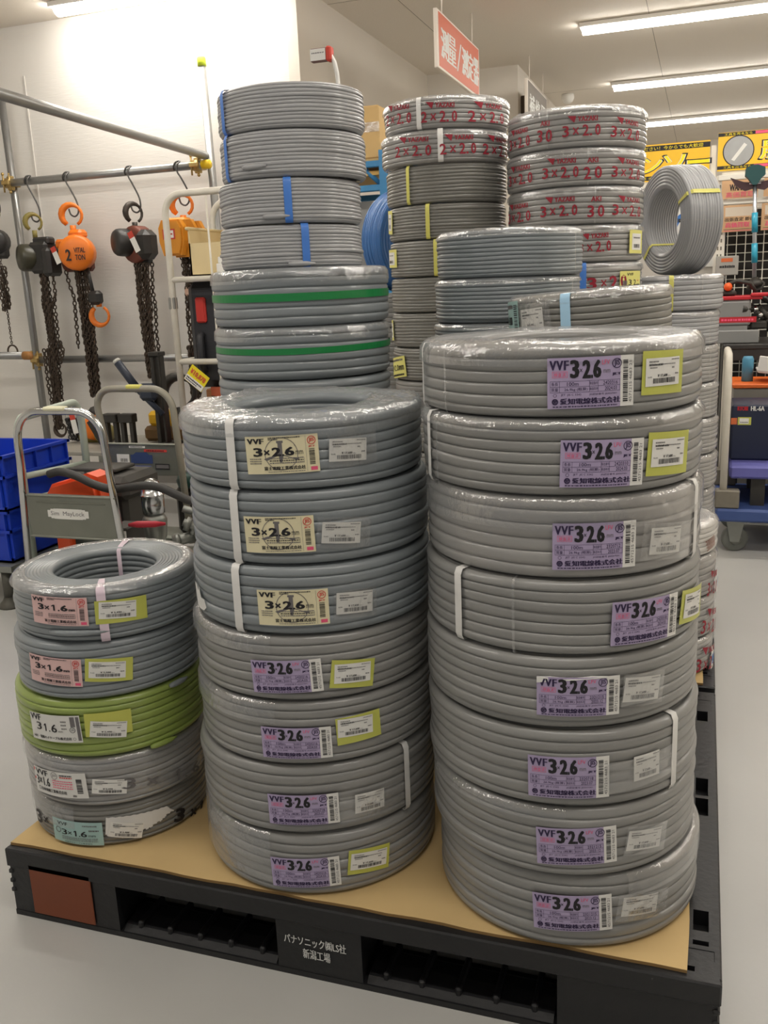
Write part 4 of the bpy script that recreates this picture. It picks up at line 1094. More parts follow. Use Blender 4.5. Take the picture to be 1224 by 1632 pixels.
# --- hoist 2: orange, 2 TON
hx = -2.535
t = thing('chain_hoist', 'bright orange chain hoist marked 2 TON, hanging between the two dark hoists', 'chain hoist', (hx, HY, 1.40), 'chain hoists hanging on the rail')
b = MB(); drum(b, (hx+.05, HY-.07, 1.555), .112, .13, AXF); b.box((hx-.02, HY-.07, 1.64), (hx+.09, HY+.02, 1.70), bev=.02); b.box((hx-.16, HY-.02, 1.59), (hx-.03, HY+.06, 1.65), bev=.015); fin('front_cover', b, m_orange, t)
ax = np.array([AXF[0], AXF[1], 0])/math.hypot(AXF[0], AXF[1]); rt = np.cross([0, 0, 1.], -ax)*1.0; rt = np.array([-ax[1], ax[0], 0])
s = Sheet(.13, .085); s.text('2', .02, .15, .26, .98, 0, .02, .001); s.text('VITAL', .42, .05, .95, .42, 0, .01, .0006); s.text('TON', .45, .55, .92, .95, 0, .01, .0006)
flat_part('printing', s, [m_ink], np.array([hx+.055, HY-.07, 1.545])+ax*.083, rt, (0, 0, 1), t, .001, 'black lettering')
b = MB(); drum(b, (hx-.055, HY+.02, 1.54), .10, .12, (-.6, -.8, 0), .4); b.box((hx-.05, HY-.02, 1.44), (hx+.10, HY+.05, 1.52), bev=.02); fin('rear_drum', b, m_rust, t)
b = MB(); lifting_hook(b, (hx+.01, HY-.03, 1.79), 1.25, False, .35); fin('top_hook', b, m_orange, t)
b = MB(); bundle(b, hx+.02, HY-.02, 1.46, .62, .12, 7, 15); bundle(b, hx+.05, HY-.03, 1.20, .82, .10, 3, 16); chain(b, [(hx-.085, HY-.03, 1.45), (hx-.07, HY-.03, 1.36), (hx-.045, HY-.03, 1.28), (hx-.05, HY-.04, .95)], .034, .005, .014, 13); fin('hand_chain', b, m_chain, t)
b = MB(); lifting_hook(b, (hx+.155, HY-.05, 1.155), 1.15, True, .2); fin('bottom_hook', b, m_orange, t)
b = MB(); b.box((hx+.095, HY-.09, 1.225), (hx+.185, HY-.02, 1.315), bev=.02); b.cyl((hx+.12, HY-.05, 1.31), (hx+.09, HY-.04, 1.46), .012, 8); fin('hook_block', b, m_black, t)
price_slip(t, (hx-.075, HY-.15, 1.595), .11, .35)
# --- hoist 3: dark and rust red
hx = -2.07
t = thing('chain_hoist', 'blackened chain hoist with rust red side, hanging alone in the middle of the wall', 'chain hoist', (hx, HY, 1.40), 'chain hoists hanging on the rail')
b = MB(); drum(b, (hx-.06, HY-.06, 1.60), .085, .13, (-.55, -.83, 0), .8); fin('gear_cover', b, m_black, t)
b = MB(); drum(b, (hx+.01, HY-.02, 1.585), .115, .10, (-.3, -.95, 0), .3); fin('side_plate', b, m_rust, t, label='rust red side plate')
b = MB(); b.box((hx+.03, HY-.11, 1.49), (hx+.14, HY+.03, 1.67), bev=.035); b.box((hx-.04, HY-.05, 1.46), (hx+.08, HY+.04, 1.53), bev=.02); fin('body', b, m_black, t)
b = MB(); lifting_hook(b, (hx+.0, HY-.02, 1.775), 1.1, False, 1.1); fin('top_hook', b, mat('hook_iron', (70, 64, 58), .5, metal=.4), t)
b = MB(); bundle(b, hx+.03, HY-.02, 1.47, .72, .12, 7, 25); fin('hand_chain', b, m_chain, t)
price_slip(t, (hx+.04, HY-.15, 1.655), .13, .4)
# --- hoist 4: amber shield, behind the cage
hx = -1.715
t = thing('chain_hoist', 'amber chain hoist with shield-shaped cover and red sticker, rightmost on the rail', 'chain hoist', (hx, HY, 1.40), 'chain hoists hanging on the rail')
def shield(mb, c, w, h, y0, y1, taper=.8):
    mb.prism([(c[0]-w*.36, c[1]+h/2), (c[0]+w*.36, c[1]+h/2), (c[0]+w/2, c[1]+h*.28), (c[0]+w/2, c[1]-h*.1), (c[0]+w*.36, c[1]-h/2), (c[0]-w*.36, c[1]-h/2), (c[0]-w/2, c[1]-h*.1), (c[0]-w/2, c[1]+h*.28)], 1, y0, y1)
b = MB(); shield(b, (hx-.03, 1.605), .17, .21, HY-.14, HY-.09); shield(b, (hx-.03, 1.605), .15, .19, HY-.155, HY-.14); b.box((hx-.09, HY-.10, 1.66), (hx+.05, HY+.0, 1.725), bev=.015); fin('front_cover', b, m_amber, t)
b = MB(); shield(b, (hx+.02, 1.60), .17, .22, HY-.085, HY-.05); shield(b, (hx+.055, 1.595), .16, .21, HY-.045, HY-.01); fin('middle_plates', b, m_amber, t)
b = MB(); drum(b, (hx+.075, HY-.0, 1.585), .09, .07, (.3, -.95, 0), .4); fin('chain_guide', b, m_rust, t)
s = Sheet(.085, .06); s.rect(0, 0, 1, 1, 0, 0); s.rect(.12, .14, .88, .86, 1, 1); s.rect(.2, .42, .8, .56, 0, 2); s.rect(.44, .2, .56, .8, 0, 2)
flat_part('sticker', s, [m_tagred, m_paper], (hx-.035, HY-.156, 1.625), (1, 0, 0), (0, 0, 1), t, .001, 'red sticker with white marks')
b = MB(); lifting_hook(b, (hx-.0, HY-.03, 1.80), 1.2, False, .5); fin('top_hook', b, m_orange, t)
b = MB(); bundle(b, hx+.02, HY-.03, 1.50, 1.28, .10, 5, 35); bundle(b, hx+.0, HY-.03, 1.28, .62, .05, 3, 36); bundle(b, hx-.02, HY-.04, .95, .45, .04, 2, 37); fin('hand_chain', b, m_chain, t)
b = MB(); lifting_hook(b, (hx-.04, HY-.05, .42), 1.5, True, .4); fin('bottom_hook', b, m_chain, t)
b = MB(); b.box((hx-.02, HY-.07, 1.255), (hx+.05, HY-.02, 1.31), bev=.012); fin('chain_tag', b, mat('pink_rag', (206, 170, 150), .9), t, label='pale pink tag on the chain')
# --- hoist at the very left edge
hx = -3.15
t = thing('chain_hoist', 'dark chain hoist cut by the left picture edge, thin chain with ring', 'chain hoist', (hx, HY, 1.40), 'chain hoists hanging on the rail')
b = MB(); drum(b, (hx, HY-.03, 1.66), .085, .14, AXF); b.box((hx-.04, HY-.05, 1.55), (hx+.06, HY+.04, 1.72), bev=.02); fin('body', b, m_black, t)
b = MB(); lifting_hook(b, (hx, HY-.02, 1.84), 1.0); fin('top_hook', b, m_olive, t)
b = MB(); bundle(b, hx+.01, HY-.02, 1.5, 1.2, .05, 3, 45); chain(b, [(hx+.02, HY-.03, 1.55), (hx+.02, HY-.03, .99)], .022, .003, .008, 5); fin('hand_chain', b, m_chain, t)
b = MB(); b.tube([(hx+.02+.04*cos(a*pi/8), HY-.03, .94+.04*sin(a*pi/8)) for a in range(16)], .006, 6, closed=True); fin('chain_ring', b, m_chain, t)
for (x, z, l) in ((-2.865, 1.80, 'wire hook holding the olive-hooked dark hoist'), (-2.565, 1.815, 'wire hook holding the orange 2 TON hoist'), (-2.10, 1.81, 'wire hook holding the rust red and black hoist'), (-1.75, 1.83, 'wire hook holding the amber hoist'), (-3.18, 1.86, 'wire hook at the left picture edge')):
    s_hook(x, 2.03, z, l)

# ------------------------------------------------------------------ roll cage with a black case
m_cream_pt = mat('cream_paint', (214, 208, 194), .5, noise=.12, nscale=22)
def arch(x0, x1, y, z0, z1, r, d=(1, 0)):
    P = [(x0, z0)]
    for k in range(8): a = pi-k*pi/14; P.append((x0+r+r*cos(a), z1-r+r*sin(a)))
    for k in range(8): a = pi/2-k*pi/14; P.append((x1-r+r*cos(a), z1-r+r*sin(a)))
    P.append((x1, z0))
    return P
t = thing('roll_cage', 'cream painted tube cage trolley behind the tall stack, holding a black case', 'trolley', (-.72, 2.9, 0))
b = MB(); b.tube([(x, 2.6, z) for x, z in arch(-1.065, -.40, 2.6, .10, 1.72, .09)], .016, 10); fin('front_frame', b, m_cream_pt, t)
b = MB(); b.tube([(x, 3.05, z) for x, z in arch(-1.065, -.40, 3.05, .10, 1.72, .09)], .016, 10); fin('rear_frame', b, m_cream_pt, t)
for z in (1.335, .95, .45):
    b = MB(); b.cyl((-1.065, 2.6, z), (-.40, 2.6, z), .014, 10); b.cyl((-1.065, 3.05, z), (-.40, 3.05, z), .014, 10); b.cyl((-1.065, 2.6, z), (-1.065, 3.05, z), .012, 10); b.cyl((-.40, 2.6, z), (-.40, 3.05, z), .012, 10)
    fin('crossbar', b, m_cream_pt, t)
for x in (-.845, -.62):
    fin('wire', MB().cyl((x, 2.6, .2), (x, 2.6, 1.70), .005, 8), m_cream_pt, t)
b = MB(); b.box((-1.07, 2.58, .10), (-.39, 3.07, .13), bev=.005); fin('base_plate', b, m_cream_pt, t)
for z in (.962, 1.347):
    fin('shelf', MB().box((-1.05, 2.62, z-.006) if z > 1 else (-1.05, 2.84, z-.006), (-.41, 3.04, z), bev=.002), m_cream_pt, t) if z > 1 else None
for (x, y) in ((-1.0, 2.66), (-.46, 2.66), (-1.0, 3.0), (-.46, 3.0)):
    b = MB(); b.lathe([(.0, -.015), (.042, -.015), (.05, -.008), (.05, .008), (.042, .015), (.0, .015)], axis=(1, 0, 0), org=(x, y, .05)); b.box((x-.02, y-.02, .05), (x+.02, y+.02, .10)); fin('caster', b, m_black, t)
b = MB(); b.box((-1.085, 2.585, 1.20), (-1.05, 2.615, 1.255), bev=.003); fin('latch', b, mat('latch_steel', (150, 148, 142), .4, metal=.6), t)

m_case = mat('black_case', (42, 42, 46), .5, bump=.2, bscale=200)
BOXZ = .1315
t = thing('cardboard_box', 'brown cardboard box marked MF under the black case in the cage', 'box', (-.78, 2.92, BOXZ))
fin('carton', MB().box((-.95, 2.63, BOXZ), (-.45, 3.0, .815), bev=.006), mat('brown_carton', (170, 118, 78), .85, noise=.1, nscale=10), t)
s = Sheet(.24, .06); s.text('MF-1', 0, .05, 1, .95, 0, .02, .001); flat_part('printing', s, [m_ink], (-.80, 2.63, .755), (1, 0, 0), (0, 0, 1), t)
s = Sheet(.24, .05); s.rect(0, 0, 1, 1, 0); flat_part('stripe', s, [mat('carton_red', (184, 92, 62), .8)], (-.80, 2.63, .80), (1, 0, 0), (0, 0, 1), t)
t = thing('tool_case', 'upright black plastic tool case with red latch inside the cream cage', 'tool case', (-.8, 2.9, .816))
b = MB(); b.box((-1.04, 2.67, .8165), (-.52, 2.83, 1.328), bev=.035); b.box((-1.025, 2.84, .83), (-.535, 2.97, 1.315), bev=.03); fin('shell', b, m_case, t)
b = MB(); b.box((-.985, 2.655, 1.13), (-.93, 2.68, 1.25), bev=.008); fin('latch', b, mat('latch_red', (190, 50, 42), .45), t, label='red latch')
b = MB(); b.tube([(-.965, 2.665, .90), (-.965, 2.648, .92), (-.965, 2.648, 1.06), (-.965, 2.665, 1.08)], .018, 8); fin('handle', b, m_case, t)
t = thing('price_card', 'tilted yellow price card hung on the cream cage bar', 'price card', (-.98, 2.575, .93))
b = MB(); rm = Matrix.Rotation(R_(38), 4, 'Y'); fin('card', b.box((-1.015, 2.572, .83), (-.905, 2.576, .915), rot=rm), mat('card_yellow', (240, 222, 40), .5), t)
s = Sheet(.09, .03); s.text('¥10,878', .0, .0, 1, 1, 0, .01, .0008); c38, s38 = cos(R_(38)), sin(R_(38))
flat_part('printing', s, [m_red], (-.96+.014*s38, 2.572, .8725+.014*c38), (c38, 0, -s38), (s38, 0, c38), t, .001)
s = Sheet(.108, .03); s.rect(0, 0, 1, 1, 0, 0); s.scrib(.05, .2, .9, .45, 1, 201, 7); s.scrib(.05, .6, .7, .8, 1, 202, 5)
flat_part('barcode_strip', s, [m_paper, m_ink], (-.96-.026*s38, 2.572, .8725-.026*c38), (c38, 0, -s38), (s38, 0, c38), t, .001)
m_beige = mat('beige_plastic', (216, 196, 150), .5)
t = thing('plastic_bin', 'open beige plastic bin on the upper shelf of the cream cage', 'bin', (-.8, 2.9, 1.349))
b = MB(); 
for (a, c) in (((-.99, 2.66, 1.349), (-.52, 3.02, 1.356)), ((-.99, 2.66, 1.349), (-.982, 3.02, 1.56)), ((-.528, 2.66, 1.349), (-.52, 3.02, 1.56)), ((-.99, 2.66, 1.349), (-.52, 2.668, 1.50)), ((-.99, 3.012, 1.349), (-.52, 3.02, 1.56))): b.box(a, c)
fin('walls', b, m_beige, t)
b = MB(); b.box((-1.0, 3.01, 1.56), (-.51, 3.03, 1.575), bev=.004); b.box((-1.0, 2.65, 1.56), (-.98, 3.03, 1.575), bev=.004); fin('rim', b, m_beige, t)
b = MB(); b.box((-.83, 2.618, 1.3485), (-.58, 2.657, 1.40), bev=.003); b.box((-.82, 2.618, 1.40), (-.60, 2.655, 1.43), bev=.003); tag(fin('paper_stack', b, m_paper, org=(-.7, 2.66, 1.349)), 'small stack of white papers before the beige bin', 'papers')

# ------------------------------------------------------------------ blue crates at the far left
m_crate = mat('blue_crate', (22, 62, 190), .42, noise=.06, nscale=8)
def crate(x0, x1, y0, y1, z0, z1, label):
    t = thing('plastic_crate', label, 'crate', ((x0+x1)/2, (y0+y1)/2, z0), 'blue crates at the left edge')
    b = MB(); w = .006; b.box((x0+.01, y0+.01, z0), (x1-.01, y1-.01, z0+.008))
    b.box((x0+.01, y0+.01, z0), (x1-.01, y0+.01+w, z1)); b.box((x0+.01, y1-.01-w, z0), (x1-.01, y1-.01, z1)); b.box((x0+.01, y0+.01, z0), (x0+.01+w, y1-.01, z1)); b.box((x1-.01-w, y0+.01, z0), (x1-.01, y1-.01, z1))
    fin('walls', b, m_crate, t)
    r = MB()
    for z in (z1-.012, z1-.095):
        r.box((x0-.006, y0-.006, z), (x1+.006, y0+.012, z+.012)); r.box((x0-.006, y1-.012, z), (x1+.006, y1+.006, z+.012)); r.box((x0-.006, y0, z), (x0+.012, y1, z+.012)); r.box((x1-.012, y0, z), (x1+.006, y1, z+.012))
    for k in range(7):
        x = x0+.01+(x1-x0-.03)*k/6
        for (ya, yb) in ((y0-.004, y0+.012), (y1-.012, y1+.004)): r.box((x, ya, z0+.02 if k in (0, 6) else z1-.095), (x+.008, yb, z1))
    for k in range(5):
        y = y0+.01+(y1-y0-.03)*k/4
        for (xa, xb) in ((x0-.004, x0+.012), (x1-.012, x1+.004)): r.box((xa, y, z0+.02 if k in (0, 4) else z1-.095), (xb, y+.008, z1))
    fin('rim_ribs', r, m_crate, t)
crate(-1.98, -1.38, 1.66, 2.06, .1935, .42, 'lower blue plastic crate at the left edge, on a low frame')
crate(-2.0, -1.36, 1.64, 2.08, .4215, .655, 'upper open blue plastic crate at the left edge')
m_steel = mat('dull_steel', (146, 148, 142), .4, metal=.6, noise=.1, nscale=18)
t = thing('crate_dolly', 'low steel frame on levelling feet under the blue crates', 'dolly', (-1.6, 1.86, 0))
b = MB(); b.box((-2.0, 1.62, .165), (-1.36, 1.645, .192)); b.box((-2.0, 2.07, .165), (-1.36, 2.095, .192)); b.box((-2.0, 1.645, .165), (-1.975, 2.07, .192)); b.box((-1.385, 1.645, .165), (-1.36, 2.07, .192)); b.box((-1.975, 1.645, .18), (-1.385, 2.07, .19)); fin('frame', b, m_steel, t)
for (x, y) in ((-1.94, 1.68), (-1.425, 1.66), (-1.94, 2.04), (-1.42, 2.04)):
    b = MB(); b.cyl((x, y, .03), (x, y, .166), .022, 10); b.lathe([(.0, 0), (.05, 0), (.052, .008), (.03, .03), (.022, .045), (0, .045)], org=(x, y, 0)); fin('foot', b, mat('grey_foot', (96, 94, 86), .5, metal=.4), t)

# ------------------------------------------------------------------ hand trucks
m_chrome = mat('chrome_tube', (205, 206, 206), .16, metal=1.)
m_pale = mat('pale_green_tube', (176, 186, 172), .45, noise=.08, nscale=15)
m_gtube = mat('grey_tube', (150, 146, 132), .45, noise=.12, nscale=15)
m_panel = mat('steel_panel', (132, 134, 124), .42, metal=.5, noise=.12, nscale=12)
m_rub = mat('rubber', (40, 38, 36), .6)
def wheels(t, pts, r=.05):
    for (x, y) in pts:
        b = MB(); b.lathe([(.0, -.014), (r*.8, -.014), (r, -.008), (r, .008), (r*.8, .014), (.0, .014)], axis=(1, 0, 0), org=(x, y, r)); fin('wheel', b, m_rub, t)
        b = MB(); b.box((x-.022, y-.02, r*.9), (x-.016, y+.02, 2*r+.02)); b.box((x+.016, y-.02, r*.9), (x+.022, y+.02, 2*r+.02)); b.box((x-.03, y-.03, 2*r+.01), (x+.03, y+.03, 2*r+.02)); fin('fork', b, m_steel, t)
t = thing('hand_truck', 'folding hand truck with bright chrome handle and steel panel, left foreground', 'hand truck', (-1.0, 1.9, 0))
P = [(x-.045*(.88-z)/.75 if x < -.98 else x+.055*(.88-z)/.75, 1.55, z) for x, z in arch(-1.165, -.79, 1.55, .13, .856, .10)]
b = MB(); b.tube(P, .0145, 12); fin('handle', b, m_chrome, t)
b = MB(); b.box((-1.165, 1.542, .36), (-.752, 1.556, .525), bev=.004); b.box((-1.165, 1.537, .52), (-.752, 1.561, .53), bev=.003); b.box((-1.165, 1.537, .355), (-.75, 1.561, .364), bev=.003); b.box((-1.12, 1.538, .497), (-.80, 1.544, .503), bev=.002); fin('panel', b, m_panel, t)
s = Sheet(.19, .042)
for k in range(13): s.rect(k/13, .5-.5*math.sqrt(max(.05, 1-(abs(k-6)/6.6)**6)), (k+1)/13, .5+.5*math.sqrt(max(.05, 1-(abs(k-6)/6.6)**6)), 0, 0)
s.text('Sim  MayLock', .08, .25, .9, .78, 1)
flat_part('name_plate', s, [m_paper, m_gry], (-.975, 1.541, .455), (1, 0, 0), (0, 0, 1), t, .001, 'white name plate with faded writing')
b = MB(); b.box((-1.20, 1.57, .12), (-.74, 2.2, .149), bev=.01); fin('deck', b, m_panel, t)
b = MB(); b.box((-1.03, 1.532, .857), (-.93, 1.568, .874), bev=.006); fin('tape_wrap', b, mat('tape_scrap', (226, 222, 190), .5), t, label='scrap of pale tape')
wheels(t, ((-1.14, 1.66), (-.80, 1.66), (-1.14, 2.1), (-.80, 2.1)))
t = thing('hand_truck', 'pale green tube frame truck standing just behind the chrome handle', 'hand truck', (-1.35, 2.3, 0))
pa = on_y(36, 760, 1.72); pb = on_y(138, 738, 2.12)
P = []
for u, z in arch(0, 1, 0, .16, .80, .12):
    P.append((pa[0]+(pb[0]-pa[0])*u, pa[1]+(pb[1]-pa[1])*u, z+(.0 if u < .5 else .02)))
fin('handle', MB().tube(P, .017, 12), m_pale, t)
b = MB(); b.tube([pa, pb], .014, 8); b.tube([(pa[0], pa[1], pa[2]-.1), (pb[0], pb[1], pb[2]-.1)], .012, 8); fin('crossbar', b, m_pale, t)
for p in (pa, pb):
    b = MB(); b.lathe([(0, 0), (.03, 0), (.03, .01), (.018, .02), (.018, .17), (0, .17)], org=(p[0], p[1], 0)); fin('foot', b, m_pale, t)
t = thing('hand_truck', 'platform truck with dull grey tube handle and stickered panel, near the white wall', 'hand truck', (-1.0, 2.7, 0))
P = [(x-(.0 if x > -1 else .0), 2.30, z) for x, z in arch(-1.355, -.94, 2.30, .13, .855, .10)]
P = [(x+(.035*(.855-z)/.7 if x > -1.1 else -.0+.10*(.855-z)/.7), y, z) for x, y, z in P]
b = MB(); b.tube(P, .016, 12); fin('handle', b, m_gtube, t)
b = MB(); b.box((-1.30, 2.293, .452), (-.93, 2.305, .595), bev=.003); b.box((-1.31, 2.288, .592), (-.925, 2.31, .602), bev=.003); fin('panel', b, m_panel, t)
s = Sheet(.38, .145); s.rect(.31, .05, .54, .12, 0, 1); s.scrib(.33, .07, .5, .1, 1, 211, 7); s.rect(.52, .16, .84, .24, 2, 1); s.scrib(.55, .18, .8, .22, 1, 212, 7); s.rect(.12, .33, .30, .60, 0, 1); s.bars(.17, .47, .28, .58, 9, 1, True, 213)
s.rect(.32, .34, .63, .62, 3, 1); s.poly([(.36, .34), (.40, .26), (.55, .26), (.59, .34)], 3, 1); s.rect(.37, .70, .60, .80, 4, 1); s.rect(.66, .62, .86, .80, 1, 1); s.rect(.67, .65, .85, .77, 5, 2)
flat_part('stickers', s, [m_paper, m_ink, m_red, mat('sticker_navy', (52, 70, 118), .6), mat('sticker_blue', (70, 92, 196), .6), m_gry], (-1.115, 2.2925, .525), (1, 0, 0), (0, 0, 1), t, .001, 'red, blue and white stickers')
b = MB(); b.box((-1.34, 2.32, .12), (-.80, 2.50, .15), bev=.01); fin('deck', b, m_panel, t)
b = MB(); b.box((-1.17, 2.283, .853), (-1.09, 2.317, .874), bev=.006); fin('tape_wrap', b, m_bandY, t, label='scrap of yellow tape')
wheels(t, ((-1.29, 2.40), (-.85, 2.40)))

# load of the chrome hand truck: engine with orange tank, black case, pressure vessel
m_otank = mat('orange_tank', (232, 84, 34), .4)
t = thing('small_engine', 'small engine with orange cover on the chrome hand truck', 'engine', (-1.05, 1.75, .15))
xa = on_y(70, 787, 1.68)[0]; xb = on_y(150, 760, 1.68)[0]
b = MB(); b.box((xa+.04, 1.69, .15), (xb-.02, 1.86, .449), bev=.02); fin('crankcase', b, mat('engine_grey', (96, 104, 100), .5, metal=.3), t)
b = MB(); b.prism([(xa, .45), (xa+.005, .50), (xa+.03, .535), (xa+.10, .55), (xb-.05, .585), (xb, .57), (xb+.01, .45)], 1, 1.70, 1.79); b.prism([(xa+.012, .452), (xa+.02, .50), (xa+.045, .525), (xb-.06, .565), (xb-.015, .555), (xb, .452)], 1, 1.675, 1.70); fin('tank', b, m_otank, t, label='orange fuel tank')
b = MB(); b.box((-1.12, 1.63, .26), (-1.05, 1.665, .36), bev=.006); fin('orange_plate', b, m_otank, t, label='orange plate')
xc = on_y(152, 745, 1.95)[0]; xd = on_y(210, 760, 1.95)[0]
t = thing('muffler_box', 'dark grey box-shaped case right of the orange tank', 'case', (-.95, 1.95, .15))
b = MB(); b.box((xc, 1.93, .15), (xd-.03, 2.15, .48), bev=.02); b.box((xc-.14, 1.95, .535), (xc+.1, 2.10, .55), bev=.004); b.box((xc, 1.90, .42), (xd, 2.17, .525), bev=.025); fin('body', b, mat('charcoal_box', (72, 70, 66), .6), t)
m_hose = mat('black_hose', (48, 46, 44), .5)
P = [on_y(px, py, 1.60) for px, py in ((78, 756), (95, 752), (120, 758), (150, 772), (180, 780), (205, 777), (230, 774), (255, 777), (280, 788), (300, 797), (318, 806))]+[(-.28, 1.6, .36)]
Q = []
for i in range(len(P)-1):
    for k in range(4):
        u = k/4; p0, p1, p2, p3 = [np.array(P[j]) for j in (max(i-1, 0), i, i+1, min(i+2, len(P)-1))]
        Q.append(.5*((2*p1)+(p2-p0)*u+(2*p0-5*p1+4*p2-p3)*u*u+(3*p1-p0-3*p2+p3)*u**3))
Q = Q+[np.array(P[-1])]
tag(fin('rubber_hose', MB().tube(Q, .0165, 10), m_hose, org=P[0]), 'thick black hose arching over the orange tank and chrome dome', 'hose')
t = thing('pressure_vessel', 'chrome domed vessel among valves behind the left coil stack', 'pressure vessel', (-.72, 1.86, 0))
m_dome = mat('polished_dome', (206, 208, 210), .22, metal=1.)
b = MB(); b.lathe([(.0, .0), (.035, .0), (.04, .08), (.03, .10), (.045, .13), (.052, .2), (.04, .225), (0, .225)], org=(-.80, 1.86, .16), seg=24); fin('neck', b, m_steel, t)
b = MB(); b.lathe([(r*.6, z*.74) for r, z in ((.055, 0), (.075, .005), (.078, .06), (.079, .105), (.083, .107), (.083, .115), (.076, .117), (.07, .155), (.052, .185), (.026, .201), (.001, .205))], org=(-.80, 1.86, .385), seg=28); fin('dome', b, m_dome, t, label='polished chrome dome')
b = MB()
rn = random.Random(4)
for k in range(9):
    a = np.array([-.69+rn.uniform(.0, .24), 1.86+rn.uniform(-.06, .06), .16+rn.uniform(.06, .26)]); d = np.array([rn.uniform(-1, 1), rn.uniform(-.6, .6), rn.uniform(-.5, .5)]); d /= np.linalg.norm(d)
    b.cyl(a-d*.05, a+d*.05, rn.uniform(.012, .024), 10); b.lathe([(0, -.01), (.03, -.01), (.03, .01), (0, .01)], axis=tuple(d), org=a+d*.03, seg=6)
b.box((-.73, 1.80, .001), (-.42, 1.93, .2), bev=.01)
fin('valves', b, m_steel, t)
t = thing('metal_carton', 'small dark box with a white printed side beside the chrome dome', 'box', (-.83, 1.7, .15))
b = MB(); b.box((-.865, 1.62, .1505), (-.775, 1.74, .385), bev=.006); fin('box', b, mat('dark_box', (60, 58, 54), .6), t)
s = Sheet(.09, .06); s.rect(0, 0, 1, 1, 0, 0)
for k in range(3): s.scrib(.1, .2+.25*k, .9, .32+.25*k, 1, 220+k, 5)
flat_part('sticker', s, [m_paper, m_ink], (-.82, 1.62, .345), (1, 0, 0), (0, 0, 1), t, .001)
b = MB(); b.tube([(-.775, 1.64, .3945), (-.74, 1.65, .396), (-.68, 1.68, .392), (-.645, 1.70, .39)], [.006, .014, .013, .006], 8); tag(fin('red_grip', b, mat('red_plastic', (186, 38, 56), .45), org=(-.71, 1.66, .39)), 'small red grip lying near the chrome dome', 'grip')

# upright jack, puller frames and a low bench before the wall
m_dk = mat('dark_steel', (66, 64, 60), .45, metal=.5, noise=.2, nscale=20)
t = thing('work_bench', 'low grey bench of tools in front of the white wall', 'bench', (-1.75, 3.3, 0))
b = MB(); b.box((-2.35, 3.05, .385), (-1.25, 3.65, .41), bev=.005); fin('top', b, mat('bench_grey', (150, 146, 136), .6, noise=.1, nscale=10), t)
for (x, y) in ((-2.3, 3.1), (-1.3, 3.1), (-2.3, 3.6), (-1.3, 3.6)): fin('leg', MB().box((x-.02, y-.02, 0), (x+.02, y+.02, .386)), m_steel, t)
t = thing('rack_jack', 'tall dark rack jack with a slanted handle behind the grey truck handle', 'jack', (-1.62, 3.3, .41))
b = MB(); b.box((-1.665, 3.27, .411), (-1.64, 3.32, .93), bev=.003); b.box((-1.615, 3.27, .41), (-1.60, 3.32, .93), bev=.003); b.box((-1.67, 3.26, .93), (-1.595, 3.33, .955), bev=.004); b.box((-1.72, 3.22, .4105), (-1.56, 3.38, .43), bev=.004); fin('rack', b, m_dk, t)
b = MB(); b.cyl((-1.86, 3.24, .90), (-1.74, 3.24, .74), .023, 12); b.cyl((-1.74, 3.24, .74), (-1.60, 3.25, .60), .017, 12); fin('handle', b, mat('jack_navy', (44, 52, 66), .5), t)
b = MB(); b.lathe([(0, 0), (.022, 0), (.024, .01), (.02, .02), (0, .02)], axis=(-.6, 0, .8), org=(-1.86, 3.24, .90)); fin('knob', b, mat('pale_cap', (206, 204, 196), .5), t)
b = MB(); b.box((-1.73, 3.21, .68), (-1.62, 3.27, .78), bev=.02); fin('pawl', b, mat('jack_navy', (44, 52, 66), .5), t)
for i, (x, lab) in enumerate(((-1.92, 'left dark two-legged puller frame standing on the bench'), (-1.81, 'right dark two-legged puller frame standing on the bench'))):
    t = thing('puller_frame', lab, 'puller', (x, 3.2, .41), 'puller frames on the bench')
    b = MB(); b.box((x-.045, 3.17, .56), (x+.05, 3.23, .61), bev=.004); fin('head', b, m_dk, t)
    for dx in (-.03, .032): fin('leg', MB().box((x+dx-.012, 3.185, .4105), (x+dx+.012, 3.215, .561)), m_dk, t)
t = thing('lever_hoist', 'yellow and brown lever hoist lying on the bench behind the puller frames', 'hoist', (-1.72, 3.42, .41))
b = MB(); b.box((-1.86, 3.42, .411), (-1.53, 3.56, .50), bev=.02); fin('base', b, mat('oily_brown', (110, 82, 44), .6, noise=.3, nscale=14), t)
b = MB(); b.box((-1.83, 3.43, .50), (-1.65, 3.54, .59), bev=.02); b.lathe([(0, 0), (.03, 0), (.03, .012), (.012, .014), (0, .014)], axis=(0, -1, 0), org=(-1.74, 3.43, .55)); fin('cover', b, mat('hoist_yellow', (226, 178, 36), .45), t, label='yellow cover')
b = MB(); lifting_hook(b, (-1.62, 3.48, .70), 1.8, False, .3); fin('hook', b, m_dk, t)
b = MB(); rm = Matrix.Rotation(R_(-35), 4, 'Y'); tag(fin('flat_bar', b.box((-2.035, 3.18, .40), (-2.0, 3.21, .58), rot=Matrix.Rotation(R_(-30), 4, 'Y')), m_dk, org=(-2.05, 3.2, .45)), 'short notched dark bar leaning beside the puller frames', 'bar')
t = thing('lever_hoist', 'orange and olive lever hoist with white slip, lying under the orange chain hoist', 'hoist', (-2.25, 3.4, .41))
b = MB(); drum(b, (-2.17, 3.38, .50), .075, .14, (.5, -.85, 0)); fin('cover', b, m_orange, t)
b = MB(); b.box((-2.28, 3.33, .411), (-2.08, 3.48, .47), bev=.02); drum(b, (-2.09, 3.36, .465), .052, .12, (.2, -.98, 0)); fin('body', b, m_olive, t)
b = MB(); bundle(b, -2.30, 3.36, .56, .42, .09, 5, 55); b.ball((-2.19, 3.42, .585), .04, 10); fin('chain', b, m_black, t)
price_slip(t, (-2.255, 3.28, .595), .12, .15)
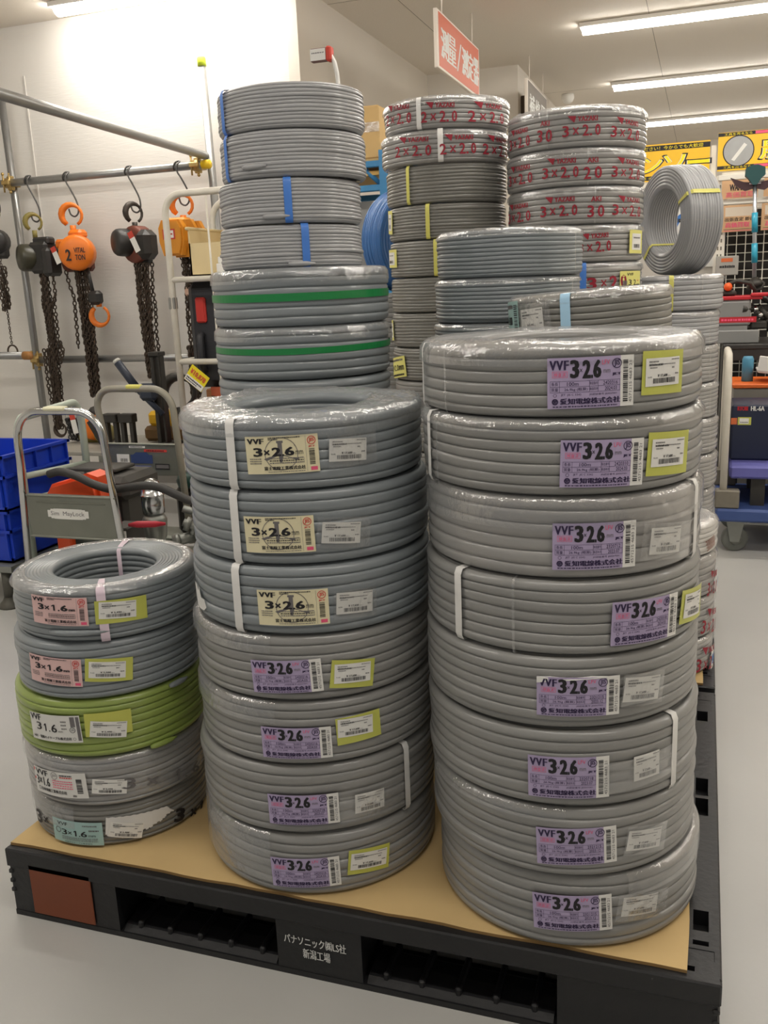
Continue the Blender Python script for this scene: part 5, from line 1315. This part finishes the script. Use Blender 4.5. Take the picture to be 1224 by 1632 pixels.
t = thing('dark_machine', 'dark green-capped machine low behind the stickered panel', 'machine', (-.90, 2.45, .15))
b = MB(); b.box((-1.02, 2.37, .1505), (-.87, 2.49, .38), bev=.02); fin('housing', b, m_dk, t)
b = MB(); b.lathe([(0, 0), (.07, 0), (.078, .03), (.07, .05), (.04, .062), (0, .066)], org=(-.94, 2.42, .379)); fin('cap', b, mat('dark_green', (38, 74, 66), .5), t, label='dark green cap')
t = thing('red_case', 'small red case at the end of the low bench, right of the stickered panel', 'case', (-1.4, 3.47, .4105))
fin('shell', MB().box((-1.50, 3.38, .4105), (-1.30, 3.56, .58), bev=.012), mat('case_red', (186, 44, 40), .5), t)
fin('handle', MB().tube([(-1.44, 3.47, .575), (-1.44, 3.47, .61), (-1.36, 3.47, .61), (-1.36, 3.47, .575)], .006, 8), m_black, t)
# ------------------------------------------------------------------ hanging signs
m_sign = mat('sign_orange', (204, 88, 36), .5)
m_signb = mat('sign_brown', (104, 92, 76), .6)
m_edge = mat('sign_edge', (236, 226, 214), .5)
def hang_sign(x, y0, y1, z0, z1, face, txt, label):
    t = thing('hanging_sign', label, 'sign', (x, (y0+y1)/2, z0))
    b = MB(); b.box((x-.012, y0, z0), (x+.012, y1, z1), bev=.003); fin('board', b, m_edge, t)
    s = Sheet(y1-y0, z1-z0); s.rect(.02, .04, .98, .96, 0, 0); txt(s)
    flat_part('face', s, [face, m_inkw], (x+.012, (y0+y1)/2, (z0+z1)/2), (0, 1, 0), (0, 0, 1), t, .001)
    for y in (y0+.15, y1-.15):
        fin('rod', MB().cyl((x, y, z1-.01), (x, y, CEIL-.001), .004, 8), m_edge, t)
def tx1(s):
    for (c, a, b) in (('測', .07, .23), ('量', .235, .395), ('測', .545, .685), ('定', .695, .835), ('器', .845, .965)): s.text(c, a, .26, b, .78, 1, 0, .010)
    s.poly([(.415, .80), (.44, .80), (.53, .26), (.505, .26)], 1, 2)
hang_sign(-.20, 4.30, 5.37, 2.495, 2.812, m_sign, tx1, 'orange hanging sign with white Japanese lettering under the ceiling')
def tx2(s):
    for (c, a, b) in (('補', .10, .34), ('修', .38, .62), ('用', .66, .88)): s.text(c, a, .30, b, .80, 1, 0, .010)
hang_sign(-.06, 6.45, 7.42, 2.50, 2.812, m_signb, tx2, 'brown hanging sign with white lettering, partly behind the red-printed stack')
tag(fin('wall_shade_board', MB().box((-.198, 6.98, 2.2), (-.165, 7.9, 2.78), bev=.004), mat('shade_board_brown', (78, 64, 48), .6), org=(-.18, 7.4, 2.5)), 'dark brown board for the shaded side of the far beige wall block', 'shade board')  # dark board puts the wall block's shadow side into colour

# gooseneck price card stand behind the tall stack
t = thing('card_stand', 'thin white gooseneck stand with a small red-ended card above the tall stack', 'card stand', (.335, 1.28, PT))
P = [(.335, 1.28, PT+.012)]+[(.335, 1.28, z) for z in (.6, 1.2, 1.75)]+[(.335, 1.28, 1.82), (.333, 1.28, 1.85), (.327, 1.28, 1.88), (.318, 1.28, 1.897)]
fin('rod', MB().tube(P, .006, 10), m_white, t)
fin('base', MB().lathe([(0, 0), (.085, 0), (.09, .006), (.07, .012), (.012, .02), (0, .02)], org=(.335, 1.28, PT+.0005)), m_white, t)
b = MB(); b.box((.258, 1.27, 1.885), (.308, 1.29, 1.92), bev=.003); fin('card_holder', b, mat('holder_frame', (120, 90, 86), .5), t)
b = MB(); b.box((.306, 1.266, 1.883), (.322, 1.294, 1.922), bev=.004); fin('clip', b, m_tagred, t, label='red clip')
s = Sheet(.046, .030); s.rect(0, 0, 1, 1, 0, 0); s.scrib(.1, .3, .9, .4, 1, 401, 5); flat_part('card', s, [m_paper, m_gry], (.282, 1.27, 1.9025), (1, 0, 0), (0, 0, 1), t, .001)

# blue steel rack with a carton in the gap behind the tall stack
m_rackb = mat('rack_blue', (58, 130, 180), .45)
t = thing('steel_rack', 'blue steel rack with a yellow board, seen in the gap behind the tall stack', 'rack', (-.55, 3.35, 0))
for (x, y) in ((-.145, 3.12), (-.145, 3.58), (-.97, 3.12), (-.97, 3.58)):
    fin('post', MB().box((x-.025, y-.025, 0), (x+.025, y+.025, 1.90 if y < 3.3 else 1.93)), m_rackb, t)
for z in (1.855, 1.745):
    b = MB(); b.box((-.95, 3.10, z-.03), (-.165, 3.13, z), bev=.004); b.box((-.95, 3.57, z-.03), (-.165, 3.60, z), bev=.004); b.box((-.16, 3.14, z-.03), (-.135, 3.56, z), bev=.004); fin('beam', b, m_rackb, t)
fin('brace', MB().tube([(-.30, 3.14, 1.86), (-.18, 3.14, 1.75)], .012, 8), m_rackb, t)
fin('shelf_board', MB().box((-.95, 3.131, 1.792), (-.176, 3.57, 1.812)), mat('plywood', (206, 164, 92), .7, noise=.1, nscale=8), t)
fin('top_board', MB().box((-.95, 3.131, 1.856), (-.176, 3.57, 1.868)), m_card, t)
t = thing('cardboard_box', 'tan carton with clear packing tape on top of the blue rack', 'box', (-.5, 3.35, 1.869))
fin('carton', MB().box((-.80, 3.14, 1.869), (-.176, 3.54, 2.11), bev=.006), mat('tan_carton', (206, 172, 116), .8, noise=.05, nscale=6), t)
fin('packing_tape', MB().box((-.80, 3.138, 1.99), (-.176, 3.1395, 2.035)), m_clearT, t)
t = thing('equipment_case', 'dark case on grey backing standing under the blue rack beam', 'case', (-.6, 3.3, 0))
fin('cabinet', MB().box((-.86, 3.2, 0), (-.30, 3.5, 1.05), bev=.01), mat('dark_cabinet', (70, 68, 64), .6), t)
fin('body', MB().box((-.85, 3.2, 1.0505), (-.36, 3.45, 1.70), bev=.02), m_case, t)
fin('panel', MB().box((-.355, 3.2, 1.0505), (-.25, 3.42, 1.68), bev=.004), mat('grey_sheet', (150, 150, 148), .5), t)

# ------------------------------------------------------------------ right: shelving with banners, posters and mesh
m_shelfw = mat('shelf_white', (232, 228, 216), .5)
m_bany = mat('banner_yellow', (248, 196, 28), .4, coat=.3)
m_banl = mat('banner_lemon', (255, 234, 20), .5)
t = thing('display_shelf', 'white display shelving with black back board behind the tools at right', 'shelving', (1.9, 4.85, 0))
for x in (1.405, 2.55):
    b = MB(); b.box((x-.03, 4.60, 0), (x+.03, 4.66, 1.805))
    fin('upright', b, m_shelfw, t)
    d = MB()
    for k in range(40): d.box((x-.012, 4.5985, .1+k*.043), (x-.004, 4.601, .12+k*.043)); d.box((x+.006, 4.5985, .1+k*.043), (x+.014, 4.601, .12+k*.043))
    fin('slots', d, mat('slot_dark', (120, 116, 104), .8), t)
fin('back_board', MB().box((1.40, 4.80, 0), (2.6, 4.83, 1.62)), mat('back_black', (36, 32, 30), .8), t)
fin('left_panel', MB().box((.2, 4.80, 0), (1.375, 4.83, 1.784)), mat('board_pale', (196, 190, 180), .7), t)
for (z, h) in ((1.805, .03), (1.668, .028)):
    fin('shelf', MB().box((1.385, 4.585, z-h), (2.6, 4.62, z), bev=.003), m_shelfw, t)
fin('top_panel', MB().box((.2, 4.80, 1.785), (2.6, 5.05, 1.80)), m_shelfw, t)
fin('banner_post', MB().box((1.34, 5.0, 1.80), (1.37, 5.03, 2.02)), m_shelfw, t)
fin('base_shelf', MB().box((1.44, 3.98, .86), (2.5, 4.58, .885), bev=.003), m_black, t, label='black base shelf')
b = MB(); b.box((1.44, 3.99, .80), (2.5, 4.02, .86)); b.box((1.44, 4.02, 0), (1.47, 4.58, .86)); b.box((2.47, 4.02, 0), (2.5, 4.58, .86)); fin('base_frame', b, m_black, t)
t = thing('wire_grid', 'white wire grid panel behind the trimmer at the right edge', 'grid panel', (1.95, 4.70, .3))
g = MB()
for k in range(22): x = 1.452+k*.05; g.cyl((x, 4.70, .3), (x, 4.70, 1.66), .003, 6)
for k in range(27): z = .32+k*.05; g.cyl((1.445, 4.705, z), (2.5, 4.705, z), .003, 6)
fin('wires', g, m_shelfw, t)
for x in (1.46, 2.45): fin('bracket', MB().box((x-.01, 4.70, 1.60), (x+.01, 4.7992, 1.62)), m_shelfw, t)
def banner(x0, x1, z0, z1, y, art, label):
    t = thing('banner', label, 'banner', ((x0+x1)/2, y, z0))
    fin('board', MB().box((x0, y, z0), (x1, y+.012, z1)), m_bany, t)
    s = Sheet(x1-x0, z1-z0); art(s)
    flat_part('printing', s, [m_ink, m_banl, m_inkw, m_pnk, m_pipe, m_gry], ((x0+x1)/2, y, (z0+z1)/2), (1, 0, 0), (0, 0, 1), t, .0008)
    fin('fixing', MB().box((x0+.03, y+.0122, 1.801), (x1-.03, y+.03, z0+.06)), m_shelfw, t)
def outlined(s, ch, a, b, c, d):
    s.text(ch, a-.008, b-.03, c+.008, d+.03, 0, 0, .0075, 1); s.text(ch, a, b, c, d, 2, 0, .005, 2.5); s.text(ch, a, b, c, d, 1, 0, .0015, 4)
def ban1(s):
    s.rect(0, .04, 1, .18, 0, 0); s.text('ぜひお売りください！今からでも大歓迎', .45, .06, .96, .16, 1); s.rect(0, .86, 1, .97, 0, 0); s.text('工具を売るなら工具買取', .45, .88, .98, .95, 1)
    for i, c in enumerate('チェンソー'): outlined(s, c, .335+.135*i+(.02 if c == 'ェ' else 0), (.32 if c != 'ー' else .50)+(.06 if c == 'ェ' else 0), .335+.135*i+.122, .78 if c != 'ー' else .60)
banner(.30, 1.333, 1.835, 2.052, 4.985, ban1, 'yellow banner reading chainsaw in Japanese behind the upright coil')
def ban2(s):
    for (a, b) in ((.01, .10), (.87, .96)):
        s.rect(0, a, 1, b, 0, 0); s.text('工具を売るなら', .04, a+.015, .22, b-.015, 1); s.rect(.24, a+.01, .33, b-.01, 3, 1); s.rect(.36, a+.025, .42, b-.025, 2, 1)
    s.ring(.135, .50, .088, .088, 4, 1, 32); s.ring(.135, .50, .09, .006, 0, 2, 32); s.poly([(.09, .72), (.11, .76), (.19, .36), (.17, .30)], 2, 3)
    for i, c in enumerate('農機具'): outlined(s, c, .275+.24*i, .25, .275+.24*i+.2, .76)
banner(1.378, 2.25, 1.865, 2.085, 4.985, ban2, 'yellow banner with a round silver emblem and the kanji for farm')
m_post = mat('poster_sepia', (214, 172, 128), .6, noise=.3, nscale=6)
def poster(x0, x1, z0, z1, kind, label):
    t = thing('poster', label, 'poster', ((x0+x1)/2, 4.57, z0))
    fin('sheet', MB().box((x0, 4.572, z0), (x1, 4.576, z1)), m_post, t)
    s = Sheet(x1-x0, z1-z0)
    if kind == 0:
        s.text('WANTED', .22, .22, .80, .58, 0, .01, .001)
        s.text('高価買取', .12, .64, .9, .95, 1)
    else:
        s.rect(.08, .08, .9, .42, 2, 0); s.text('出張査定 即日', .08, .46, .92, .60, 0, 0, .0005); s.text('高価買取', .1, .64, .80, .84, 1, 0, .001); s.rect(.05, .90, .95, .915, 0); s.rect(.05, .95, .95, .97, 1)
    flat_part('printing', s, [m_ink, m_pnk, mat('poster_pale', (220, 206, 186), .7)], ((x0+x1)/2, 4.572, (z0+z1)/2), (1, 0, 0), (0, 0, 1), t, .0008)
poster(1.405, 1.60, 1.672, 1.772, 0, 'left sepia WANTED poster above the wire grid'); poster(1.63, 1.85, 1.672, 1.772, 0, 'right WANTED poster cut by the right picture edge')
poster(1.415, 1.60, 1.488, 1.636, 1, 'left sepia poster with red kanji under the WANTED poster'); poster(1.625, 1.85, 1.488, 1.636, 1, 'right sepia poster with red kanji at the right picture edge')
# poster and tools seen through the upright coil
t = thing('product_poster', 'white product poster with blue ring seen through the upright coil', 'poster', (1.27, 4.75, 1.2))
fin('sheet', MB().box((1.06, 4.785, 1.30), (1.375, 4.795, 1.72)), m_paper, t)
s = Sheet(.315, .42); s.ring(.55, .47, .11, .035, 0, 0, 32); s.rect(.45, .12, .72, .24, 1, 1); s.rect(.6, .46, .86, .58, 1, 1); s.ring(.72, .68, .06, .06, 2, 1); s.rect(.35, .80, .75, .95, 3, 1); s.scrib(.3, .3, .8, .36, 4, 403, 6); s.scrib(.4, .78, .7, .80, 4, 404, 4)
flat_part('artwork', s, [mat('art_blue', (60, 120, 196), .6), mat('art_yellow', (226, 200, 60), .6), mat('art_green', (150, 186, 90), .6), mat('art_navy', (56, 46, 84), .6), m_ink], (1.2175, 4.785, 1.51), (1, 0, 0), (0, 0, 1), t, .0008)

# string trimmer hanging before the posters
t = thing('string_trimmer', 'string trimmer with turquoise shaft and dark green motor head, hanging at right', 'trimmer', (1.59, 4.42, 1.2))
m_teal2 = mat('shaft_turquoise', (42, 160, 190), .35, coat=.4); m_mak = mat('motor_green', (22, 70, 70), .45)
T0 = np.array([1.572, 4.42, 1.815]); T1 = np.array([1.598, 4.42, 1.225])
def onT(u): return T0+(T1-T0)*u
fin('shaft', MB().cyl(onT(.12), onT(1), .0115, 12), mat('shaft_silver', (196, 200, 204), .3, metal=.7), t)
for (a, b_) in ((.40, .58), (.68, .86)): fin('grip_sleeve', MB().cyl(onT(a), onT(b_), .0165, 12), m_teal2, t)
b = MB(); c = onT(.06); b.prism([(c[0]-.014, c[2]+.05), (c[0]+.014, c[2]+.05), (c[0]+.05, c[2]+.034), (c[0]+.052, c[2]-.004), (c[0]+.034, c[2]-.02), (c[0]+.012, c[2]-.055), (c[0]-.012, c[2]-.055), (c[0]-.034, c[2]-.02), (c[0]-.052, c[2]-.004), (c[0]-.05, c[2]+.034)], 1, 4.385, 4.455); fin('motor_head', b, m_mak, t)
b = MB(); c = onT(.15)
for sg in (-1, 1):
    b.prism([(c[0]+sg*.01, c[2]+.012), (c[0]+sg*.06, c[2]+.018), (c[0]+sg*.13, c[2]+.045), (c[0]+sg*.10, c[2]+.0), (c[0]+sg*.05, c[2]-.03), (c[0]+sg*.01, c[2]-.02)][::sg], 1, 4.405, 4.43)
fin('handle_wings', b, mat('handle_dark', (58, 30, 34), .5), t)
b = MB(); b.box(onT(.14)-[.03, .02, .006], onT(.14)+[.03, .02, .006], bev=.003); fin('clamp', b, m_chrome, t)
b = MB(); c = onT(1.0); b.lathe([(0, 0), (.02, .0), (.045, .03), (.05, .05), (.02, .06), (0, .06)], axis=(.2, -.2, -1), org=c, seg=16); b.tube([c+[.02, -.03, -.01], c+[.05, -.04, -.03], c+[.04, -.04, -.06], c+[.0, -.04, -.07]], .008, 8); fin('cutter_head', b, m_dk, t)
b = MB(); b.tube([onT(.3)+[0, .012, 0], onT(.3)+[0, .1, .01], onT(.3)+[0, .15, .01]], .004, 6); fin('hanger', b, m_steel, t)
# grey price box, orange ball, red-topped machine
t = thing('spec_panel', 'small grey panel with orange mark on the grid left of the trimmer', 'panel', (1.46, 4.6, 1.25))
fin('plate', MB().box((1.39, 4.565, 1.245), (1.515, 4.596, 1.355), bev=.004), mat('panel_grey', (166, 164, 156), .5), t)
s = Sheet(.12, .105); s.rect(.22, .1, .75, .3, 0, 1); s.scrib(.15, .48, .85, .62, 1, 405, 6); flat_part('stickers', s, [mat('mark_orange', (214, 110, 60), .5), m_ink], (1.4525, 4.565, 1.30), (1, 0, 0), (0, 0, 1), t, .0008)
t = thing('planer_machine', 'grey woodworking machine with red top rail and red name strip', 'machine', (1.5, 4.2, .886))
m_mach = mat('machine_grey', (140, 140, 138), .45, metal=.2)
m_redm = mat('machine_red', (188, 34, 44), .4)
b = MB(); b.box((1.20, 4.10, 1.115), (1.63, 4.34, 1.135), bev=.004); b.box((1.57, 4.085, 1.13), (1.665, 4.12, 1.15), bev=.006); fin('red_rail', b, m_redm, t)
b = MB(); b.box((1.19, 4.10, .975), (1.575, 4.36, 1.114), bev=.012); fin('body', b, m_mach, t)
s = Sheet(.19, .03); s.rect(0, 0, 1, 1, 0, 0); s.scrib(.06, .3, .92, .7, 1, 407, 8); flat_part('name_strip', s, [m_redm, m_pnk], (1.51, 4.10, 1.01), (1, 0, 0), (0, 0, 1), t, .0008)
b = MB(); b.box((1.19, 4.06, .8865), (1.62, 4.4, .955), bev=.004); b.box((1.19, 4.08, .955), (1.56, 4.38, .976)); fin('table', b, m_mach, t)
b = MB(); rn = random.Random(9)
for k in range(9):
    p = np.array([1.60+rn.uniform(-.02, .10), 4.15+rn.uniform(-.03, .15), .97+rn.uniform(0, .17)]); q = p+np.array([rn.uniform(-.05, .06), rn.uniform(-.04, .04), rn.uniform(-.05, .06)]); b.cyl(p, q, rn.uniform(.006, .02), 8)
b.box((1.575, 4.12, .9555), (1.66, 4.32, 1.0), bev=.01); fin('fittings', b, m_dk, t)
b = MB(); b.ball((1.60, 4.14, 1.06), .018, 10); b.ball((1.625, 4.13, 1.03), .016, 10); fin('clamp_screws', b, m_chrome, t)
b = MB(); b.tube([(1.42, 4.2, 1.135), (1.44, 4.18, 1.19), (1.50, 4.17, 1.215), (1.57, 4.18, 1.20), (1.60, 4.2, 1.15)], .012, 8); b.box((1.42, 4.16, 1.135), (1.50, 4.26, 1.165), bev=.01); fin('lever', b, m_dk, t)
b = MB(); b.ball((1.455, 4.16, 1.185), .0225, 16); fin('knob', b, mat('knob_orange', (236, 98, 34), .4), t, label='orange ball knob')
t = thing('spray_can', 'teal blue can standing on the bench below the red-topped machine', 'can', (1.56, 3.72, .715))
fin('can', MB().lathe([(0, 0), (.028, 0), (.028, .11), (.022, .125), (0, .126)], org=(1.558, 3.74, .717), seg=20), mat('can_blue', (76, 140, 170), .4), t)
# bench with navy planer on stacked platform trucks
t = thing('planer_stand', 'small orange-topped grey stand carrying a white tray at right', 'stand', (1.75, 3.72, 0))
fin('top', MB().box((1.485, 3.60, .695), (2.1, 3.97, .716), bev=.004), mat('top_orange', (224, 108, 40), .5), t, label='orange top')
fin('band', MB().box((1.49, 3.61, .60), (2.08, 3.95, .695), bev=.004), mat('band_grey', (128, 124, 116), .5), t)
for (x, y) in ((1.51, 3.64), (2.05, 3.64), (1.51, 3.92), (2.05, 3.92)): fin('leg', MB().box((x-.02, y-.02, 0), (x+.02, y+.02, .601)), m_dk, t)
b = MB(); b.box((1.60, 3.63, .745), (1.95, 3.85, .755), bev=.003, rot=Matrix.Rotation(R_(8), 4, 'Y')); b.box((1.60, 3.62, .755), (1.95, 3.63, .83), bev=.003, rot=Matrix.Rotation(R_(8), 4, 'Y')); tag(fin('white_tray', b, m_white, org=(1.77, 3.7, .717)), 'tilted white tray lying on the orange-topped stand', 'tray')
m_navy = mat('machine_navy', (30, 38, 62), .45)
t = thing('electric_planer', 'navy blue machine box lettered HL-6A on the upper platform truck', 'machine', (1.75, 3.3, .405))
fin('housing', MB().box((1.475, 3.20, .4065), (2.0, 3.48, .665), bev=.008), m_navy, t)
pr = on_y(1197, 651, 3.20); ps = on_y(1181, 671, 3.20); s = Sheet(.115, .022); s.text('RYOBI', .0, .05, .38, .95, 0, .01, .0008); s.text('HL-6A', .50, .0, 1.0, 1.0, 1, .01, .0008); flat_part('printing', s, [m_redm, m_inkw], (pr[0], 3.20, pr[2]), (1, 0, 0), (0, 0, 1), t, .0008)
s = Sheet(.088, .036); s.rect(0, .1, .30, .95, 0, 0); s.rect(.34, 0, 1, 1, 1, 0); s.rect(.42, .15, .88, .85, 2, 1); s.scrib(.46, .6, .85, .72, 3, 409, 5); flat_part('stickers', s, [mat('mark_orange', (214, 110, 60), .5), m_tapeY, m_paper, m_ink], (ps[0], 3.20, ps[2]), (1, 0, 0), (0, 0, 1), t, .0008)
m_deckb = mat('truck_blue', (62, 84, 140), .55, noise=.15, nscale=10); m_deckp = mat('truck_violet_blue', (104, 104, 176), .6, noise=.15, nscale=8)
def platform(x0, x1, y0, y1, z, th, m, label, handle, wheels_):
    t = thing('platform_truck', label, 'platform truck', ((x0+x1)/2, (y0+y1)/2, z if not wheels_ else 0))
    fin('deck', MB().box((x0, y0, z), (x1, y1, z+th), bev=.01), m, t)
    if handle:
        P = [(x0+.03, y0+.04+(y1-y0-.08)*u, zz) for u, zz in arch(0, 1, 0, z+th+.04, .90, .22)]
        P = [(x, y, zz) for (x, y, zz) in P]
        fin('handle', MB().tube(P, .0165, 10), m_cream_pt, t)
        for y in (y0+.04, y1-.04): fin('socket', MB().box((x0-.005, y-.03, z+th), (x0+.10, y+.03, z+th+.085), bev=.006), mat('socket_steel', (132, 126, 114), .5, metal=.3, noise=.2, nscale=20), t)
    if wheels_:
        for (x, y) in ((x0+.09, y0+.08), (x1-.09, y0+.08), (x0+.09, y1-.08), (x1-.09, y1-.08)):
            r = z*.5-.012; r = .06
            b = MB(); b.lathe([(.0, -.018), (r*.55, -.018), (r*.6, -.015), (r*.85, -.017), (r, -.01), (r, .01), (r*.85, .017), (r*.6, .015), (r*.55, .018), (.0, .018)], axis=(.25, -.97, 0), org=(x, y, r), seg=28); fin('wheel', b, mat('wheel_grey', (112, 114, 108), .5), t)
            b = MB(); b.lathe([(.0, -.022), (r*.45, -.022), (r*.45, .022), (0, .022)], axis=(.25, -.97, 0), org=(x, y, r), seg=20); fin('hub', b, m_steel, t)
            b = MB()
            for sg in (-1, 1):
                yy = y+sg*.028
                b.prism([(x-.04, z-.002), (x+.04, z-.002), (x+.02, r-.01), (x-.02, r-.01)], 1, yy-.003, yy+.003)
            b.box((x-.05, y-.045, z-.008), (x+.05, y+.045, z-.001)); fin('fork', b, m_steel, t)
    return t
platform(1.42, 2.25, 3.0, 3.58, .155, .06, m_deckb, 'lower blue platform truck with cream tube handle and grey caster at right', True, True)
b = MB()
t = platform(1.474, 2.25, 3.06, 3.55, .345, .06, m_deckp, 'upper violet-blue platform deck lying on blocks over the lower truck', False, False)
for (x, y) in ((1.60, 3.12), (2.15, 3.12), (1.60, 3.49), (2.15, 3.49)): fin('support', MB().box((x-.03, y-.03, .2155), (x+.03, y+.03, .3455)), m_dk, t)
# small poster leaning behind the handle
t = thing('instruction_card', 'white instruction card fixed between the cream handle posts', 'card', (1.45, 3.3, .31))
fin('sheet', MB().box((1.446, 3.08, .40), (1.452, 3.50, .80)), m_paper, t)
s = Sheet(.40, .38); s.rect(.1, .15, .7, .3, 0, 0); s.rect(.1, .55, .5, .7, 1, 0)
for k in range(4): s.scrib(.1, .36+.05*k, .8, .38+.05*k, 2, 420+k, 8); s.scrib(.1, .76+.05*k, .8, .78+.05*k, 2, 430+k, 8)
flat_part('printing', s, [m_redm, mat('art_yellow', (226, 200, 60), .6), m_ink], (1.446, 3.29, .60), (0, -1, 0), (0, 0, 1), t, .0008)
fin('foot', MB().box((1.447, 3.10, .2155), (1.451, 3.48, .40)), m_paper, t)
